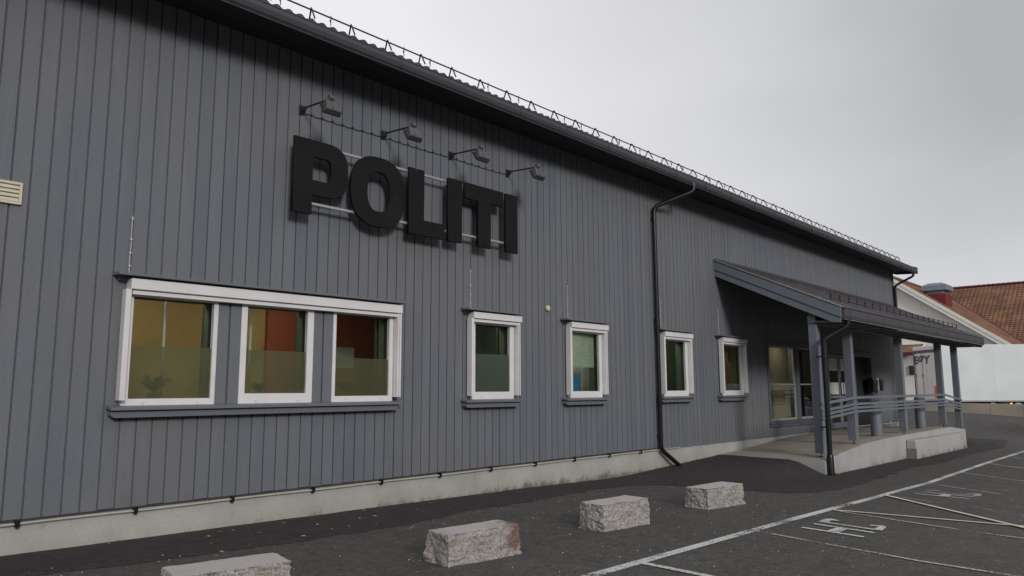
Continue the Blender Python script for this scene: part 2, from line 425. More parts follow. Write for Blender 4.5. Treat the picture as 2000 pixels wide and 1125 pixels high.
class MB:
    def __init__(s): s.v = []; s.f = []
    def add(s, verts, faces):
        b = len(s.v); s.v += [tuple(v) for v in verts]; s.f += [tuple(i + b for i in f) for f in faces]; return s
    def box(s, x0, x1, y0, y1, z0, z1):
        v = [(x0, y0, z0), (x1, y0, z0), (x1, y1, z0), (x0, y1, z0), (x0, y0, z1), (x1, y0, z1), (x1, y1, z1), (x0, y1, z1)]
        return s.add(v, [(0, 3, 2, 1), (4, 5, 6, 7), (0, 1, 5, 4), (1, 2, 6, 5), (2, 3, 7, 6), (3, 0, 4, 7)])
    def hexa(s, v):   # 8 verts, same order as box
        return s.add(v, [(0, 3, 2, 1), (4, 5, 6, 7), (0, 1, 5, 4), (1, 2, 6, 5), (2, 3, 7, 6), (3, 0, 4, 7)])
    def prism(s, poly, d):   # poly: list of 3-D points, extruded by vector d
        n = len(poly); p = [Vector(q) for q in poly]; d = Vector(d)
        v = p + [q + d for q in p]
        f = [tuple(range(n))[::-1], tuple(range(n, 2 * n))] + [(i, (i + 1) % n, n + (i + 1) % n, n + i) for i in range(n)]
        return s.add(v, f)
    def tube(s, pts, r, n=10, cap=True, radii=None):
        pts = [Vector(p) for p in pts]; rings = []
        prev = None
        for i, p in enumerate(pts):
            t = (pts[min(i + 1, len(pts) - 1)] - pts[max(i - 1, 0)]).normalized()
            if prev is None:
                a = Vector((0, 0, 1)) if abs(t.z) < .9 else Vector((1, 0, 0))
                u = t.cross(a).normalized()
            else:
                u = (prev - t * prev.dot(t)).normalized()
            prev = u; w = t.cross(u)
            rr = radii[i] if radii else r
            rings.append([p + (u * math.cos(2 * math.pi * k / n) + w * math.sin(2 * math.pi * k / n)) * rr for k in range(n)])
        v = [q for ring in rings for q in ring]; f = []
        for i in range(len(pts) - 1):
            for k in range(n):
                f.append((i * n + k, i * n + (k + 1) % n, (i + 1) * n + (k + 1) % n, (i + 1) * n + k))
        if cap: f.append(tuple(range(n))[::-1]); f.append(tuple(range((len(pts) - 1) * n, len(pts) * n)))
        return s.add(v, f)
    def mesh(s, name, mat, smooth=False, bevel=0):
        me = bpy.data.meshes.new(name); me.from_pydata(s.v, [], s.f); me.update()
        bm = bmesh.new(); bm.from_mesh(me)
        if bevel:
            bmesh.ops.remove_doubles(bm, verts=bm.verts, dist=1e-5)
            eds = [e for e in bm.edges if len(e.link_faces) == 2 and e.calc_face_angle(0) > .5]
            bmesh.ops.bevel(bm, geom=eds, offset=bevel, segments=1, affect='EDGES', clamp_overlap=True)
        bmesh.ops.recalc_face_normals(bm, faces=bm.faces)
        bm.to_mesh(me); bm.free()
        if smooth:
            me.polygons.foreach_set('use_smooth', [True] * len(me.polygons))
            try: me.set_sharp_from_angle(angle=R(40))
            except Exception: pass
        me.materials.append(mat if not isinstance(mat, str) else M[mat])
        return me
    def build(s, name, mat, parent=None, smooth=False, bevel=0):
        return link(name, s.mesh(name, mat, smooth, bevel), parent)

def bend(pts, r=.08, n=5):
    """round the corners of a polyline"""
    pts = [Vector(p) for p in pts]; out = [pts[0]]
    for i in range(1, len(pts) - 1):
        a, b, c = pts[i - 1], pts[i], pts[i + 1]
        d1 = (a - b); d2 = (c - b); k = min(r, d1.length * .45, d2.length * .45)
        p0 = b + d1.normalized() * k; p1 = b + d2.normalized() * k
        for j in range(n + 1):
            t = j / n; out.append(p0 * (1 - t) ** 2 + b * 2 * t * (1 - t) + p1 * t * t)
    out.append(pts[-1]); return out

def interp(x, xs, ys):
    if x <= xs[0]: return ys[0]
    for i in range(1, len(xs)):
        if x <= xs[i]:
            t = (x - xs[i - 1]) / (xs[i] - xs[i - 1]); return ys[i - 1] * (1 - t) + ys[i] * t
    return ys[-1]
def sstep(a, b, x):
    t = max(0, min(1, (x - a) / (b - a))); return t * t * (3 - 2 * t)

D = 8.717            # front plane of the long facade
XR = 31.85           # right corner of the building
XL = -4.0
# ---------------------------------------------------------------- ground
GX = [-20, 2, 5.5, 10, 14, 17, 23, 29, 34]; GZ = [.25, 0, -.04, -.1, -.2, -.31, -.35, -.4, -.38]
def zg(x, y):
    a = interp(x, GX, GZ)
    far = max(-.35, min(.62, .36 + .105 * (y - 8.6)))
    return a * (1 - sstep(34, 42, x)) + far * sstep(34, 42, x)
def mound(x, y):
    h = 0
    if 12.3 < x <= 16.75:
        h = .31 * ((x - 12.3) / 4.45) ** 1.2
    elif 16.75 < x < 17.3: h = .31
    elif 30.2 < x < 33.5: h = .42 * (1 - sstep(30.3, 33.5, x))
    return h * sstep(6.05, 7.0, y)
def nrange(a, b, step):
    n = max(1, round((b - a) / step)); return [a + (b - a) * i / n for i in range(n + 1)]
gxs = [-120, -80, -50, -30, -20] + nrange(-15, 36, .75) + nrange(37, 60, 1.5) + [66, 75, 90, 120, 180, 300, 600, 1200]
gys = [-1200, -500, -250, -120, -60, -30, -20, -12, -8] + nrange(-6, 14, .8) + [16, 18, 20, 24, 30, 40, 60, 100, 200, 500, 1200]
gxs = sorted(set(round(v, 4) for v in gxs)); gys = sorted(set(round(v, 4) for v in gys))
m = MB()
m.v = [(x, y, zg(x, y)) for y in gys for x in gxs]
nx = len(gxs)
m.f = [(j * nx + i, j * nx + i + 1, (j + 1) * nx + i + 1, (j + 1) * nx + i) for j in range(len(gys) - 1) for i in range(nx - 1)]
tag(m.build('ground', 'asphalt', smooth=True), kind='structure')

# dark newer asphalt strip along the wall, with the ramped mounds at the porch
SX = [-6, 0, 2.2, 2.9, 4.7, 6.2, 7.5, 8.7, 10.4, 11.5, 12.05, 12.3, 12.5, 12.7, 13.87, 16.84, 20.3, 22.0, 25.8, 29.6, 33.6, 34.2]
SY = [7.6, 7.7, 7.64, 7.52, 7.35, 7.36, 7.68, 7.60, 7.82, 7.8, 7.6, 7.1, 6.0, 5.25, 4.95, 5.19, 5.45, 5.15, 5.35, 5.08, 5.6, 7.4]
m = MB(); cols = nrange(-6, 34.2, .12); NY = 16
for i, x in enumerate(cols):
    ye = interp(x, SX, SY) + .02 * noise.noise(Vector((x * 21, 8, 0))) + .10 * noise.noise(Vector((x * 2.3, 0, 0))) + .035 * noise.noise(Vector((x * 9, 3, 0)))
    for j in range(NY + 1):
        t = j / NY; y = ye + (D + .05 - ye) * t
        lift = .012 * sstep(0, .06, t) + .004
        z = zg(x, y) + mound(x, y) + lift + .006 * noise.noise(Vector((x * 1.5, y * 1.5, 5)))* sstep(0, .1, t)
        m.v.append((x, y, z))
n1 = NY + 1
m.f = [(i * n1 + j, (i + 1) * n1 + j, (i + 1) * n1 + j + 1, i * n1 + j + 1) for i in range(len(cols) - 1) for j in range(NY)]
tag(m.build('pavement', 'strip', smooth=True), kind='structure')

# painted markings ---------------------------------------------------------
def ribbon(p, w, mat, name, parent=None, lift=.006, taper=None):
    mb = MB(); pts = []
    for a, b in zip(p[:-1], p[1:]):
        a = Vector(a); b = Vector(b); n = max(1, int((b - a).length / .35))
        for k in range(n): pts.append(a + (b - a) * k / n)
    pts.append(Vector(p[-1]))
    for i, q in enumerate(pts):
        t = (pts[min(i + 1, len(pts) - 1)] - pts[max(0, i - 1)]).normalized(); s = Vector((-t.y, t.x))
        for sg in (-1, 1):
            v = q + s * w * .5 * sg; mb.v.append((v.x, v.y, zg(v.x, v.y) + lift))
    mb.f = [(2 * i, 2 * i + 1, 2 * i + 3, 2 * i + 2) for i in range(len(pts) - 1)]
    return mb.build(name, mat, parent)
PM = tag(ribbon([(4.4, 4.15), (7.7, 4.12), (10, 4.10), (13.6, 4.13), (17, 4.27), (22.5, 4.33), (28.2, 4.33), (33, 4.36), (38, 4.4)], .12, 'line', 'parking_line'),
         kind='structure')
for p, w, mt in (([(6.24, 4.07), (6.20, 3.4), (6.12, 2.4), (6.05, -1)], .085, 'line'),
                 ([(8.66, 4.08), (8.50, 3.45), (8.32, 2.7), (8.2, 2.2), (8.1, 1.2), (8.0, -.6)], .05, 'line_thin'),
                 ([(11.09, 4.03), (10.75, 3.1), (10.44, 2.08), (10.2, .6)], .05, 'line_thin'),
                 ([(13.62, 4.05), (13.24, 3.22), (12.9, 2.4)], .055, 'line_old'),
                 ([(16.83, 4.22), (16.0, 3.25), (15.6, 2.7)], .055, 'line_thin'),
                 ([(19.75, 4.26), (18.96, 3.33), (18.6, 2.8)], .06, 'line_thin'),
                 ([(22.74, 4.28), (21.86, 3.40), (21.4, 2.8)], .06, 'line_thin'),
                 ([(25.5, 4.28), (24.63, 3.50), (24.2, 2.8)], .06, 'line_thin')):
    tag(ribbon(p, w, mt, 'bay_line', lift=.010), kind='structure')
for p in ([(11.10, 4.05), (11.42, 1.82), (11.8, -.4)], [(13.6, 4.08), (11.52, 2.04), (9.6, .2)]):
    tag(ribbon(p, .075, 'line_new', 'cream_line', lift=.014 if p[0][0] < 12 else .018), kind='structure')
def hc(ox, oy, s, mat, name):
    """letters H C, read from the driving lane"""
    mb = MB()
    def quad(pts):
        n = 5
        a, b, c, d = [Vector(q) for q in pts]
        base = len(mb.v)
        for i in range(n + 1):
            for e0, e1 in ((a, b), (d, c)):
                q = e0.lerp(e1, i / n); x = ox + q.x * s; y = oy + q.y * s
                mb.v.append((x, y, zg(x, y) + .011))
        mb.f += [(base + 2 * i, base + 2 * i + 2, base + 2 * i + 3, base + 2 * i + 1) for i in range(n)]
    quad([(-.035, 0), (-.165, -.76), (-.095, -.76), (.035, 0)])
    quad([(.335, 0), (.205, -.76), (.275, -.76), (.405, 0)])
    quad([(-.01, -.31), (-.03, -.45), (.25, -.45), (.27, -.31)])
    # C
    quad([(.55, -.10), (.44, -.68), (.51, -.68), (.62, -.10)])
    quad([(.58, .02), (.55, -.10), (.90, -.05), (.86, .04)])
    quad([(.44, -.68), (.47, -.78), (.76, -.74), (.75, -.66)])
    quad([(.86, .04), (.79, -.13), (.86, -.15), (.95, -.02)])
    quad([(.76, -.74), (.72, -.56), (.79, -.54), (.86, -.68)])
    return tag(mb.build(name, mat), kind='structure')
hc(9.27, 3.76, 1.0, 'line', 'painted_hc')
hc(14.36, 3.82, 1.12, 'line_thin', 'painted_hc')

# pale grit specks scattered on the asphalt
m = MB(); rg = random.Random(3)
for i in range(1500):
    x = 1 + rg.random() ** 1.5 * 14; y = 1.5 + rg.random() * 6.4
    s = .0025 + rg.random() ** 3 * .008; z = zg(x, y) + (.014 if y > interp(x, SX, SY) else .001)
    a = rg.random() * 6.3
    b = len(m.v)
    for k in range(4): m.v.append((x + s * math.cos(a + k * 1.57) * (1 + rg.random() * .6), y + s * math.sin(a + k * 1.57), z))
    m.v.append((x, y, z + s * .9)); m.f += [(b, b + 1, b + 4), (b + 1, b + 2, b + 4), (b + 2, b + 3, b + 4), (b + 3, b, b + 4)]
tag(m.build('gravel', 'grit'), kind='stuff')

# ---------------------------------------------------------------- building
B = thing('office_building', (14, D, 0), 'long dark grey timber clad building behind the black POLITI letters', 'building')
HOLES = [ # x0,x1,z0,z1 (outer edge of every frame)
    (3.10, 6.815, 1.435, 2.80),
    (8.43, 9.43, 1.45, 2.80), (10.985, 12.0, 1.445, 2.80), (14.29, 15.35, 1.44, 2.80), (17.0, 18.14, 1.425, 2.80),
    (19.80, 21.66, .67, 2.84), (21.84, 23.62, .67, 2.84),
    (24.12, 26.42, .30, 2.83), (26.72, 28.46, .30, 2.72)]
def cladbot(x): return .35 if x < 14.05 else (.29 if x < 18.5 else .29 + (.04 if x > 24 else 0))
def rect_minus(x0, x1, z0, z1, holes):
    """split a rectangle around holes into boxes (x0,x1,z0,z1)"""
    hs = [h for h in holes if h[0] < x1 - 1e-4 and h[1] > x0 + 1e-4]
    xs = sorted({x0, x1} | {min(max(h[0], x0), x1) for h in hs} | {min(max(h[1], x0), x1) for h in hs})
    out = []
    for a, b in zip(xs[:-1], xs[1:]):
        if b - a < 1e-4: continue
        c = (a + b) / 2; cuts = sorted([(h[2], h[3]) for h in hs if h[0] < c < h[1]]); z = z0
        for h0, h1 in cuts:
            if h0 > z + 1e-4: out.append((a, b, z, h0))
            z = max(z, h1)
        if z < z1 - 1e-4: out.append((a, b, z, z1))
    return out
# sheathing behind the boards, a continuous wall with openings
m = MB()
for a, b, c, d in rect_minus(XL, XR, .26, 6.24, HOLES): m.box(a, b, D + .026, D + .20, c, d)
m.build('wall', 'clad', B)
# plinth
m = MB()
for a, b, c, d in rect_minus(XL, XR, -.8, .37, [(24.12, 26.42, .30, 2.8), (26.72, 28.46, .30, 2.7)]): m.box(a, b, D + .018, D + .019 + .0, c, d) if False else None
m.box(XL, 24.1, D + .008, D + .30, -.9, .335); m.box(24.1, XR, D + .008, D + .30, -.9, .29)
m.build('plinth', 'plinth', B)
# back part of the shell
m = MB(); m.box(XL, XR, D + 14, D + 14.2, -.6, 6.24); m.box(XR - .2, XR, D + .2, D + 14, -.6, 6.24); m.box(XL, XL + .2, D + .2, D + 14, -.6, 6.24)
m.prism([(XR - .2, D, 6.24), (XR - .2, D + 14.2, 6.24), (XR - .2, D + 7.1, 9.0)], (.2, 0, 0))
m.prism([(XL, D, 6.24), (XL, D + 14.2, 6.24), (XL, D + 7.1, 9.0)], (.2, 0, 0))
m.build('end_wall', 'clad', B)
m = MB(); m.box(XR - .03, XR + .035, D - .03, D + .14, .28, 6.2); m.build('corner_board', 'trim', B)

# vertical boards, one object each
PITCH, X0 = .1713, 5.53
k0 = math.ceil((XL - X0) / PITCH); k1 = math.floor((XR - .03 - X0) / PITCH)
board_cache = {}
def board_box(mb, x0, x1, z0, z1, y0):
    b = .0035
    pr = [(x0, D + .021), (x0, y0 + b), (x0 + b, y0), (x1 - b, y0), (x1, y0 + b), (x1, D + .021)]
    mb.prism([(px, py, z0) for px, py in pr], (0, 0, z1 - z0))
TRIMS = [(2.98, 6.92, 1.30, 2.88), (8.22, 9.53, 1.31, 2.89), (10.78, 12.11, 1.31, 2.89), (14.07, 15.45, 1.30, 2.89), (16.78, 18.24, 1.29, 2.88)]
rb = random.Random(11)
boards = []
for k in range(k0, k1):
    x0 = X0 + k * PITCH + .0075; x1 = X0 + (k + 1) * PITCH - .0075
    zb = cladbot((x0 + x1) / 2) + rb.uniform(-.004, .004)
    yo = D + rb.uniform(-.0025, .0025)
    hs = [h for h in HOLES if h[0] < x1 and h[1] > x0]
    if not hs:
        boards.append([(x0, x1, zb, 6.2, yo)]); continue
    full = [h for h in hs if h[0] <= x0 + .03 and h[1] >= x1 - .03]
    if full:
        h = full[0]
        boards.append([(x0, x1, h[3], 6.2, yo)])
        if h[2] > zb + .05: boards.append([(x0, x1, zb, h[2], yo)])
    else:
        boards.append([(a, b, c, d, yo) for a, b, c, d in rect_minus(x0, x1, zb, 6.2, HOLES) if b - a > .004])
boards.sort(key=lambda L: abs(L[0][0] - 3))
rest = MB()
for i, L in enumerate(boards):
    mb = MB() if i < 296 else rest
    for a, b, c, d, y in L: board_box(mb, a, b, c, d, y)
    if i < 296: mb.build('cladding_board', 'clad', B)
if rest.v: tag(rest.build('cladding_boards', 'clad', B), kind='stuff')
print('boards', len(boards))

# eave: soffit planks, fascia, gutter, tiles
EY = D - .70; EX0, EX1 = XL - .3, 32.35
for k in range(6):
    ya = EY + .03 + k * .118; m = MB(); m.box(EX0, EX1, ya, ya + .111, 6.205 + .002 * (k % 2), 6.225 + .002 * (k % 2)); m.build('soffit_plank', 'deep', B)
m = MB(); m.box(EX0, EX1, EY - .005, EY + .026, 6.13, 6.27); m.build('fascia', 'fascia', B, bevel=.002)
m = MB(); prof = [(EY - .012, 6.262), (EY - .10, 6.262), (EY - .105, 6.19), (EY - .085, 6.135), (EY - .045, 6.10), (EY - .012, 6.105)]
m.prism([(EX0, y, z) for y, z in prof], (EX1 - EX0, 0, 0)); m.build('gutter', 'fascia', B, bevel=.004)
m = MB(); m.tube([(EX0, EY - .104, 6.262), (EX1, EY - .104, 6.262)], .008, 6); m.tube([(EX0, EY - .06, 6.098), (EX1, EY - .06, 6.098)], .006, 6); m.build('gutter_lip', 'lamp_grey', B)
xk = EX0 + .5
while xk < EX1:
    m = MB(); m.tube([(xk, EY - .108, 6.26), (xk + .015, EY - .110, 6.18), (xk + .03, EY - .09, 6.125), (xk + .04, EY - .045, 6.10)], .006, 5); m.build('gutter_hook', 'fascia', B); xk += 1.26
# verge board at right end
m = MB(); m.prism([(EX1 - .03, EY - .11, 6.09), (EX1 - .03, EY - .11, 6.34), (EX1 - .03, D + 7.1, 9.42), (EX1 - .03, D + 7.1, 9.12), (EX1 - .03, D + .0, 6.14)], (.05, 0, 0)); m.build('verge_board', 'fascia', B)
def tile_mesh(w, l, th=.018, amp=.034, humps=2, n=3):
    """one pan tile with rolls; u along +x, v up the slope (+y), normal +z"""
    mb = MB(); N = humps * n * 2
    for j, (v, lift) in enumerate(((0, .03), (l, 0))):
        for i in range(N + 1):
            t = i / N; zz = amp * (0.5 - 0.5 * math.cos(2 * math.pi * humps * t)) ** .8
            mb.v.append((w * t, v, zz + lift))
    for i in range(N + 1):
        x, y, z_ = mb.v[i]; mb.v.append((x, y, z_ - th - .012))
    mb.f = [(i, i + 1, N + 2 + i, N + 1 + i) for i in range(N)] + [(2 * N + 2 + i, 2 * N + 3 + i, i + 1, i) for i in range(N)]
    return mb
def tiles(parent, origin, slope, nu, nv, w, l, mat, indiv_rows, name='roof_tile', smooth=True, skip=None):
    tm = tile_mesh(w, l + .03); me = tm.mesh(name, mat, smooth)
    rm = Matrix.Rotation(slope, 4, 'X'); restm = MB()
    for j in range(nv):
        for i in range(nu):
            if skip and skip(i, j): continue
            loc = Vector(origin) + Vector((i * w, math.cos(slope) * j * l, math.sin(slope) * j * l))
            mt = Matrix.Translation(loc + Vector((0, 0, random.uniform(-.002, .002)))) @ rm @ Matrix.Rotation(random.uniform(-.006, .006), 4, 'Z')
            if j < indiv_rows: link(name, me, parent, mt)
            else: restm.add([mt @ Vector(v) for v in tm.v], tm.f)
    if restm.v: tag(restm.build('roof_tiles', mat, parent, smooth=smooth), kind='stuff')
SL = R(21)
m = MB()
yb, zb_ = EY + .0, 6.262
m.prism([(EX0, yb, zb_), (EX0, D + 7.1, zb_ + (D + 7.1 - yb) * math.tan(SL)), (EX0, D + 15, zb_), (EX0, D + 15, zb_ - .12), (EX0, D + 7.1, zb_ - .14 + (D + 7.1 - yb) * math.tan(SL)), (EX0, yb, zb_ - .02)], (EX1 - EX0, 0, 0))
m.build('roof', 'tile', B)
tiles(B, (EX0, EY - .055, 6.262), SL, 113, 3, .324, .36, M['tile'], 1)
# snow guard: rail with bent brackets
m = MB(); m.tube([(EX0, D - .555, 6.565), (30.9, D - .555, 6.565)], .011, 6)
SG = m.build('snow_guard', 'purple_black', B)
mb_ = MB(); mb_.tube(bend([(0, -.10, -.16), (0, -.005, .025), (.02, .03, .03), (.05, .12, -.10)], .02, 3), .011, 6); brm = mb_.mesh('bracket', 'purple_black', True)
mb_ = MB(); mb_.tube([(0, -.0, -.11), (0, 0, .03)], .006, 5); mb_.tube([(-.006, 0, -.06), (-.006, 0, -.03)], .011, 5); clm = mb_.mesh('clip', 'purple_black')
x = 4.96 - .627 * 12; i = 0
while x < 30.9:
    link('bracket', brm, SG, Matrix.Translation((x, D - .56, 6.565)))
    if i % 3 != 1: link('clip', clm, SG, Matrix.Translation((x + .31 - .12 * (i % 2), D - .555, 6.565)))
    x += .627; i += 1

# windows ---------------------------------------------------------------
def frame_mesh(x0, x1, z0, z1, gx0, gx1, gz0, gz1, yf, yb):
    mb = MB()
    mb.box(x0, gx0, yf, yb, z0, z1); mb.box(gx1, x1, yf, yb, z0, z1)
    mb.box(gx0, gx1, yf, yb, z0, gz0); mb.box(gx0, gx1, yf, yb, gz1, z1); return mb
def window(x0, x1, z0, z1, glass, film=None, filmz=None, mat='white', yf=D - .055, buttons=True, name='window'):
    gx0, gx1, gz0, gz1 = glass
    w = frame_mesh(x0, x1, z0, z1, gx0, gx1, gz0, gz1, yf, D - .001).build(name, mat, B, bevel=.004)
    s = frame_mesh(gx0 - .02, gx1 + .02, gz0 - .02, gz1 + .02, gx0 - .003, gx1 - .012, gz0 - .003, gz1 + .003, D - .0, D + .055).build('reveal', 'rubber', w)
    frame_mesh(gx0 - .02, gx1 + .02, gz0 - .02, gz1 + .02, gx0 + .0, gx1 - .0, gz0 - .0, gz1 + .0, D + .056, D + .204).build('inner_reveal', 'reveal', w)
    p = MB(); p.box(gx0 - .002, gx1 + .002, D - .038, D - .032, gz0 - .002, gz1 + .002); p.build('pane', 'glass', w)
    if film:
        p = MB(); p.box(gx0, gx1 - .001, D - .029, D - .028, gz0, filmz); p.build('frosted_film', film, w)
    if buttons:
        for bx in (x0 + .22 * (x1 - x0), x0 + .80 * (x1 - x0)):
            q = MB(); q.tube([(bx, yf - .014, z0 + .04), (bx, yf, z0 + .04)], .011, 8); q.build('drain_cap', mat, w)
    return w
def shutter_set(w, bx0, bx1, zt, zb, rails, flash, sill, cablex=None):
    q = MB(); q.box(bx0, bx1, D - .165, D - .01, zb, zt); q.build('shutter_box', 'white', w, bevel=.006)
    q = MB(); q.box(bx0 + .03, bx1 - .04, D - .135, D - .06, zb - .055, zb - .008); q.build('shutter_bottom_bar', 'white', w, bevel=.004)
    for (a, b, y0, y1) in rails:
        q = MB(); q.box(a, b, y0, y1, sill[2] + .06, zb); q.build('guide_rail', 'white', w, bevel=.004)
    q = MB(); q.hexa([(flash[0], D - .20, flash[2] - .005), (flash[1], D - .20, flash[2] - .005), (flash[1], D, flash[2] + .0), (flash[0], D, flash[2]),
                      (flash[0], D - .20, flash[2] + .022), (flash[1], D - .20, flash[2] + .022), (flash[1], D, flash[2] + .04), (flash[0], D, flash[2] + .04)])
    q.box(flash[0] + .05, flash[1] - .05, D - .06, D, flash[2] - .05, flash[2] - .008)
    q.build('head_flashing', 'trim', w, bevel=.003)
    sx0, sx1, sz = sill
    q = MB(); q.hexa([(sx0, D - .165, sz - .045), (sx1, D - .165, sz - .045), (sx1, D + .0, sz - .03), (sx0, D, sz - .03),
                      (sx0, D - .165, sz - .012), (sx1, D - .165, sz - .012), (sx1, D, sz + .012), (sx0, D, sz + .012)])
    q.build('sill', 'trim', w, bevel=.003)
    q = MB(); q.prism([(sx0 + .02, D - .115, sz - .047), (sx1 - .05, D - .115, sz - .047), (sx1 - .05, D - .115, sz - .125), (sx0 + .06, D - .115, sz - .125), (sx0 + .02, D - .115, sz - .10)], (0, .113, 0))
    q.build('sill_apron', 'trim', w, bevel=.003)
    if cablex:
        pts = []; n = 14
        for i in range(n + 1):
            z_ = flash[2] + .03 + (3.56 - flash[2] - .03) * i / n
            pts.append((cablex + .006 * noise.noise(Vector((cablex, z_ * 7, 0))) + (.008 if i == 0 else 0), D - .012, z_))
        q = MB(); q.tube(pts, .006, 5)
        for zc in (.15, .38, .62, .99): q.box(cablex - .012, cablex + .012, D - .022, D - .001, flash[2] + .03 + zc * .64 - .01, flash[2] + .03 + zc * .64 + .008)
        q.build('cable', 'cable', w)

# triple window
W = window(3.105, 4.155, 1.437, 2.76, (3.175, 4.10, 1.512, 2.645), 'film', 2.10)
shutter_set(W, 3.10, 6.90, 2.832, 2.712, [(3.055, 3.115, D - .15, D - .035), (6.825, 6.855, D - .15, D - .02), (6.865, 6.895, D - .15, D - .02)], (2.955, 6.95, 2.862), (2.975, 6.93, 1.435), 3.118)
window(4.455, 5.48, 1.437, 2.76, (4.53, 5.385, 1.562, 2.645), 'film', 2.10)
window(5.785, 6.815, 1.437, 2.76, (5.832, 6.745, 1.518, 2.645), 'film', 2.04)
for a, b in ((4.157, 4.453), (5.482, 5.783)):
    for u, v in ((a, (a + b) / 2 - .012), ((a + b) / 2 + .012, b)):
        m = MB(); m.box(u, v, D - .045, D + .05, 1.44, 2.80); m.build('mullion_board', 'trim', B, bevel=.004)
    m = MB(); m.box(a, b, D - .01, D + .06, 1.44, 2.80); m.build('mullion', 'trim', B)
# four single windows
SING = [(8.43, 9.43, 8.5, 9.33, 'film2', 2.18), (10.985, 12.0, 11.06, 11.91, None, 0), (14.29, 15.35, 14.37, 15.25, None, 0), (17.0, 18.14, 17.09, 18.02, None, 0)]
for x0, x1, g0, g1, fl, fz in SING:
    zb0 = 1.45 - .002 * x0 / 2
    w = window(x0, x1, zb0, 2.77, (g0, g1, zb0 + .12, 2.665), fl, fz)
    shutter_set(w, x0 - .06, x1 + .10, 2.85, 2.745, [(x0 - .10, x0 - .045, D - .15, D - .035), (x1 + .016, x1 + .032, D - .14, D - .02), (x1 + .048, x1 + .068, D - .15, D - .02)],
                (x0 - .22, x1 + .11, 2.878), (x0 - .21, x1 + .12, zb0 - .005), x0 - .005)

# large plain windows and doors under the canopy
def casing(x0, x1, z0, z1, parent, w=.11):
    q = MB(); q.box(x0 - w, x0, D - .03, D + .02, z0, z1 + w); q.box(x1, x1 + w, D - .03, D + .02, z0, z1 + w); q.box(x0, x1, D - .03, D + .02, z1, z1 + w)
    q.build('casing', 'deep_trim', parent, bevel=.003)
M['deep_trim'] = painted('slate_trim_paint', (0.085, 0.098, 0.112, 1), .05, .55)
for (x0, x1) in ((19.80, 21.66), (21.84, 23.62)):
    z0, z1 = .67, 2.84
    w = frame_mesh(x0, x1, z0, z1, x0 + .05, x1 - .05, z0 + .05, z1 - .05, D - .02, D + .06).build('window', 'deep_trim', B, bevel=.003)
    casing(x0, x1, z0, z1, w, .085)
    q = MB(); q = frame_mesh(x0 + .05, x1 - .05, z0 + .05, z1 - .05, x0 + .095, x1 - .13, z0 + .10, z1 - .10, D + .0, D + .05); q.box(x0 + .095, x1 - .13, D + .0, D + .05, 1.70, 1.735); q.build('sash', 'beige_sash', w)
    q = MB(); q.box(x0 + .09, x1 - .12, D + .02, D + .026, z0 + .09, z1 - .09); q.build('pane', 'glass', w)
    q = MB(); q.box(x0 - .10, x1 + .10, D - .075, D, z0 - .045, z0 - .005); q.box(x0 - .08, x1 + .06, D - .045, D, z0 - .125, z0 - .048); q.build('sill', 'deep_trim', w, bevel=.003)
# glazed double door
x0, x1 = 24.12, 26.42
w = frame_mesh(x0, x1, .30, 2.83, x0 + .10, x1 - .10, .32, 2.70, D - .02, D + .08).build('glass_door', 'deep_trim', B, bevel=.003)
casing(x0, x1, .30, 2.83, w, .07)
for a, b in ((x0 + .12, (x0 + x1) / 2 - .01), ((x0 + x1) / 2 + .01, x1 - .12)):
    q = frame_mesh(a, b, .33, 2.68, a + .10, b - .10, .50, 2.58, D + .0, D + .05); q.box(a + .10, b - .10, D + .0, D + .05, 1.28, 1.36); q.build('door_leaf', 'post', w, bevel=.003)
    q = MB(); q.box(a + .09, b - .09, D + .02, D + .026, .49, 2.59); q.build('pane', 'glass', w)
    for z0_, z1_ in ((2.16, 2.56), (1.40, 1.78)):
        q = MB(); q.box(a + .105, b - .105, D + .016, D + .018, z0_, z1_); q.build('white_notice', 'offwhite', w)
for s_ in (-.12, .12):
    q = MB(); q.tube([((x0 + x1) / 2 + s_, D - .06, 1.35), ((x0 + x1) / 2 + s_, D - .06, 1.95)], .014, 8); q.build('door_handle', 'black_metal', w)
# black entrance
x0, x1 = 26.72, 28.46
w = frame_mesh(x0, x1, .30, 2.72, x0 + .05, x1 - .05, .31, 2.67, D - .02, D + .20).build('entrance_door', 'deep_trim', B, bevel=.003)
casing(x0, x1, .30, 2.72, w, .13)
q = MB(); q.box(x0 + .06, x1 - .06, D + .15, D + .19, .32, 2.66); q.build('door_leaf', 'rubber', w)
q = MB(); q.box(x0 - .12, x1 + .12, D - .10, D + .0, 2.86, 2.885); q.build('head_flashing', 'deep_trim', w)

# rooms behind the glass
def room(x0, x1, depth, z0, z1, mat, fm='room_pale'):
    q = MB(); yb = D + .205
    q.box(x0, x1, yb + depth, yb + depth + .05, z0, z1); q.build('room_wall', mat, B)
    q = MB(); q.box(x0 - .05, x0, yb, yb + depth, z0, z1); q.box(x1, x1 + .05, yb, yb + depth, z0, z1); q.build('room_side', mat, B)
    q = MB(); q.box(x0, x1, yb, yb + depth, z0 - .05, z0); q.box(x0, x1, yb, yb + depth, z1, z1 + .05); q.build('room_floor', fm, B)
room(2.4, 8.0, 1.3, .6, 3.05, 'room_yellow', 'room_yellow')
room(8.1, 10.2, 1.2, .6, 3.0, 'room_dark', 'room_dark')
room(10.5, 13.2, .7, .6, 3.0, 'room_pale', 'room_dark')
room(13.8, 16.2, .5, .6, 3.0, 'room_green', 'room_green')
room(16.6, 19.2, .5, .6, 3.0, 'room_olive', 'room_olive')
room(19.4, 24.0, .8, .35, 3.0, 'room_taupe', 'room_taupe')
room(24.05, 26.5, 2.5, .33, 3.0, 'room_dark', 'room_dark')
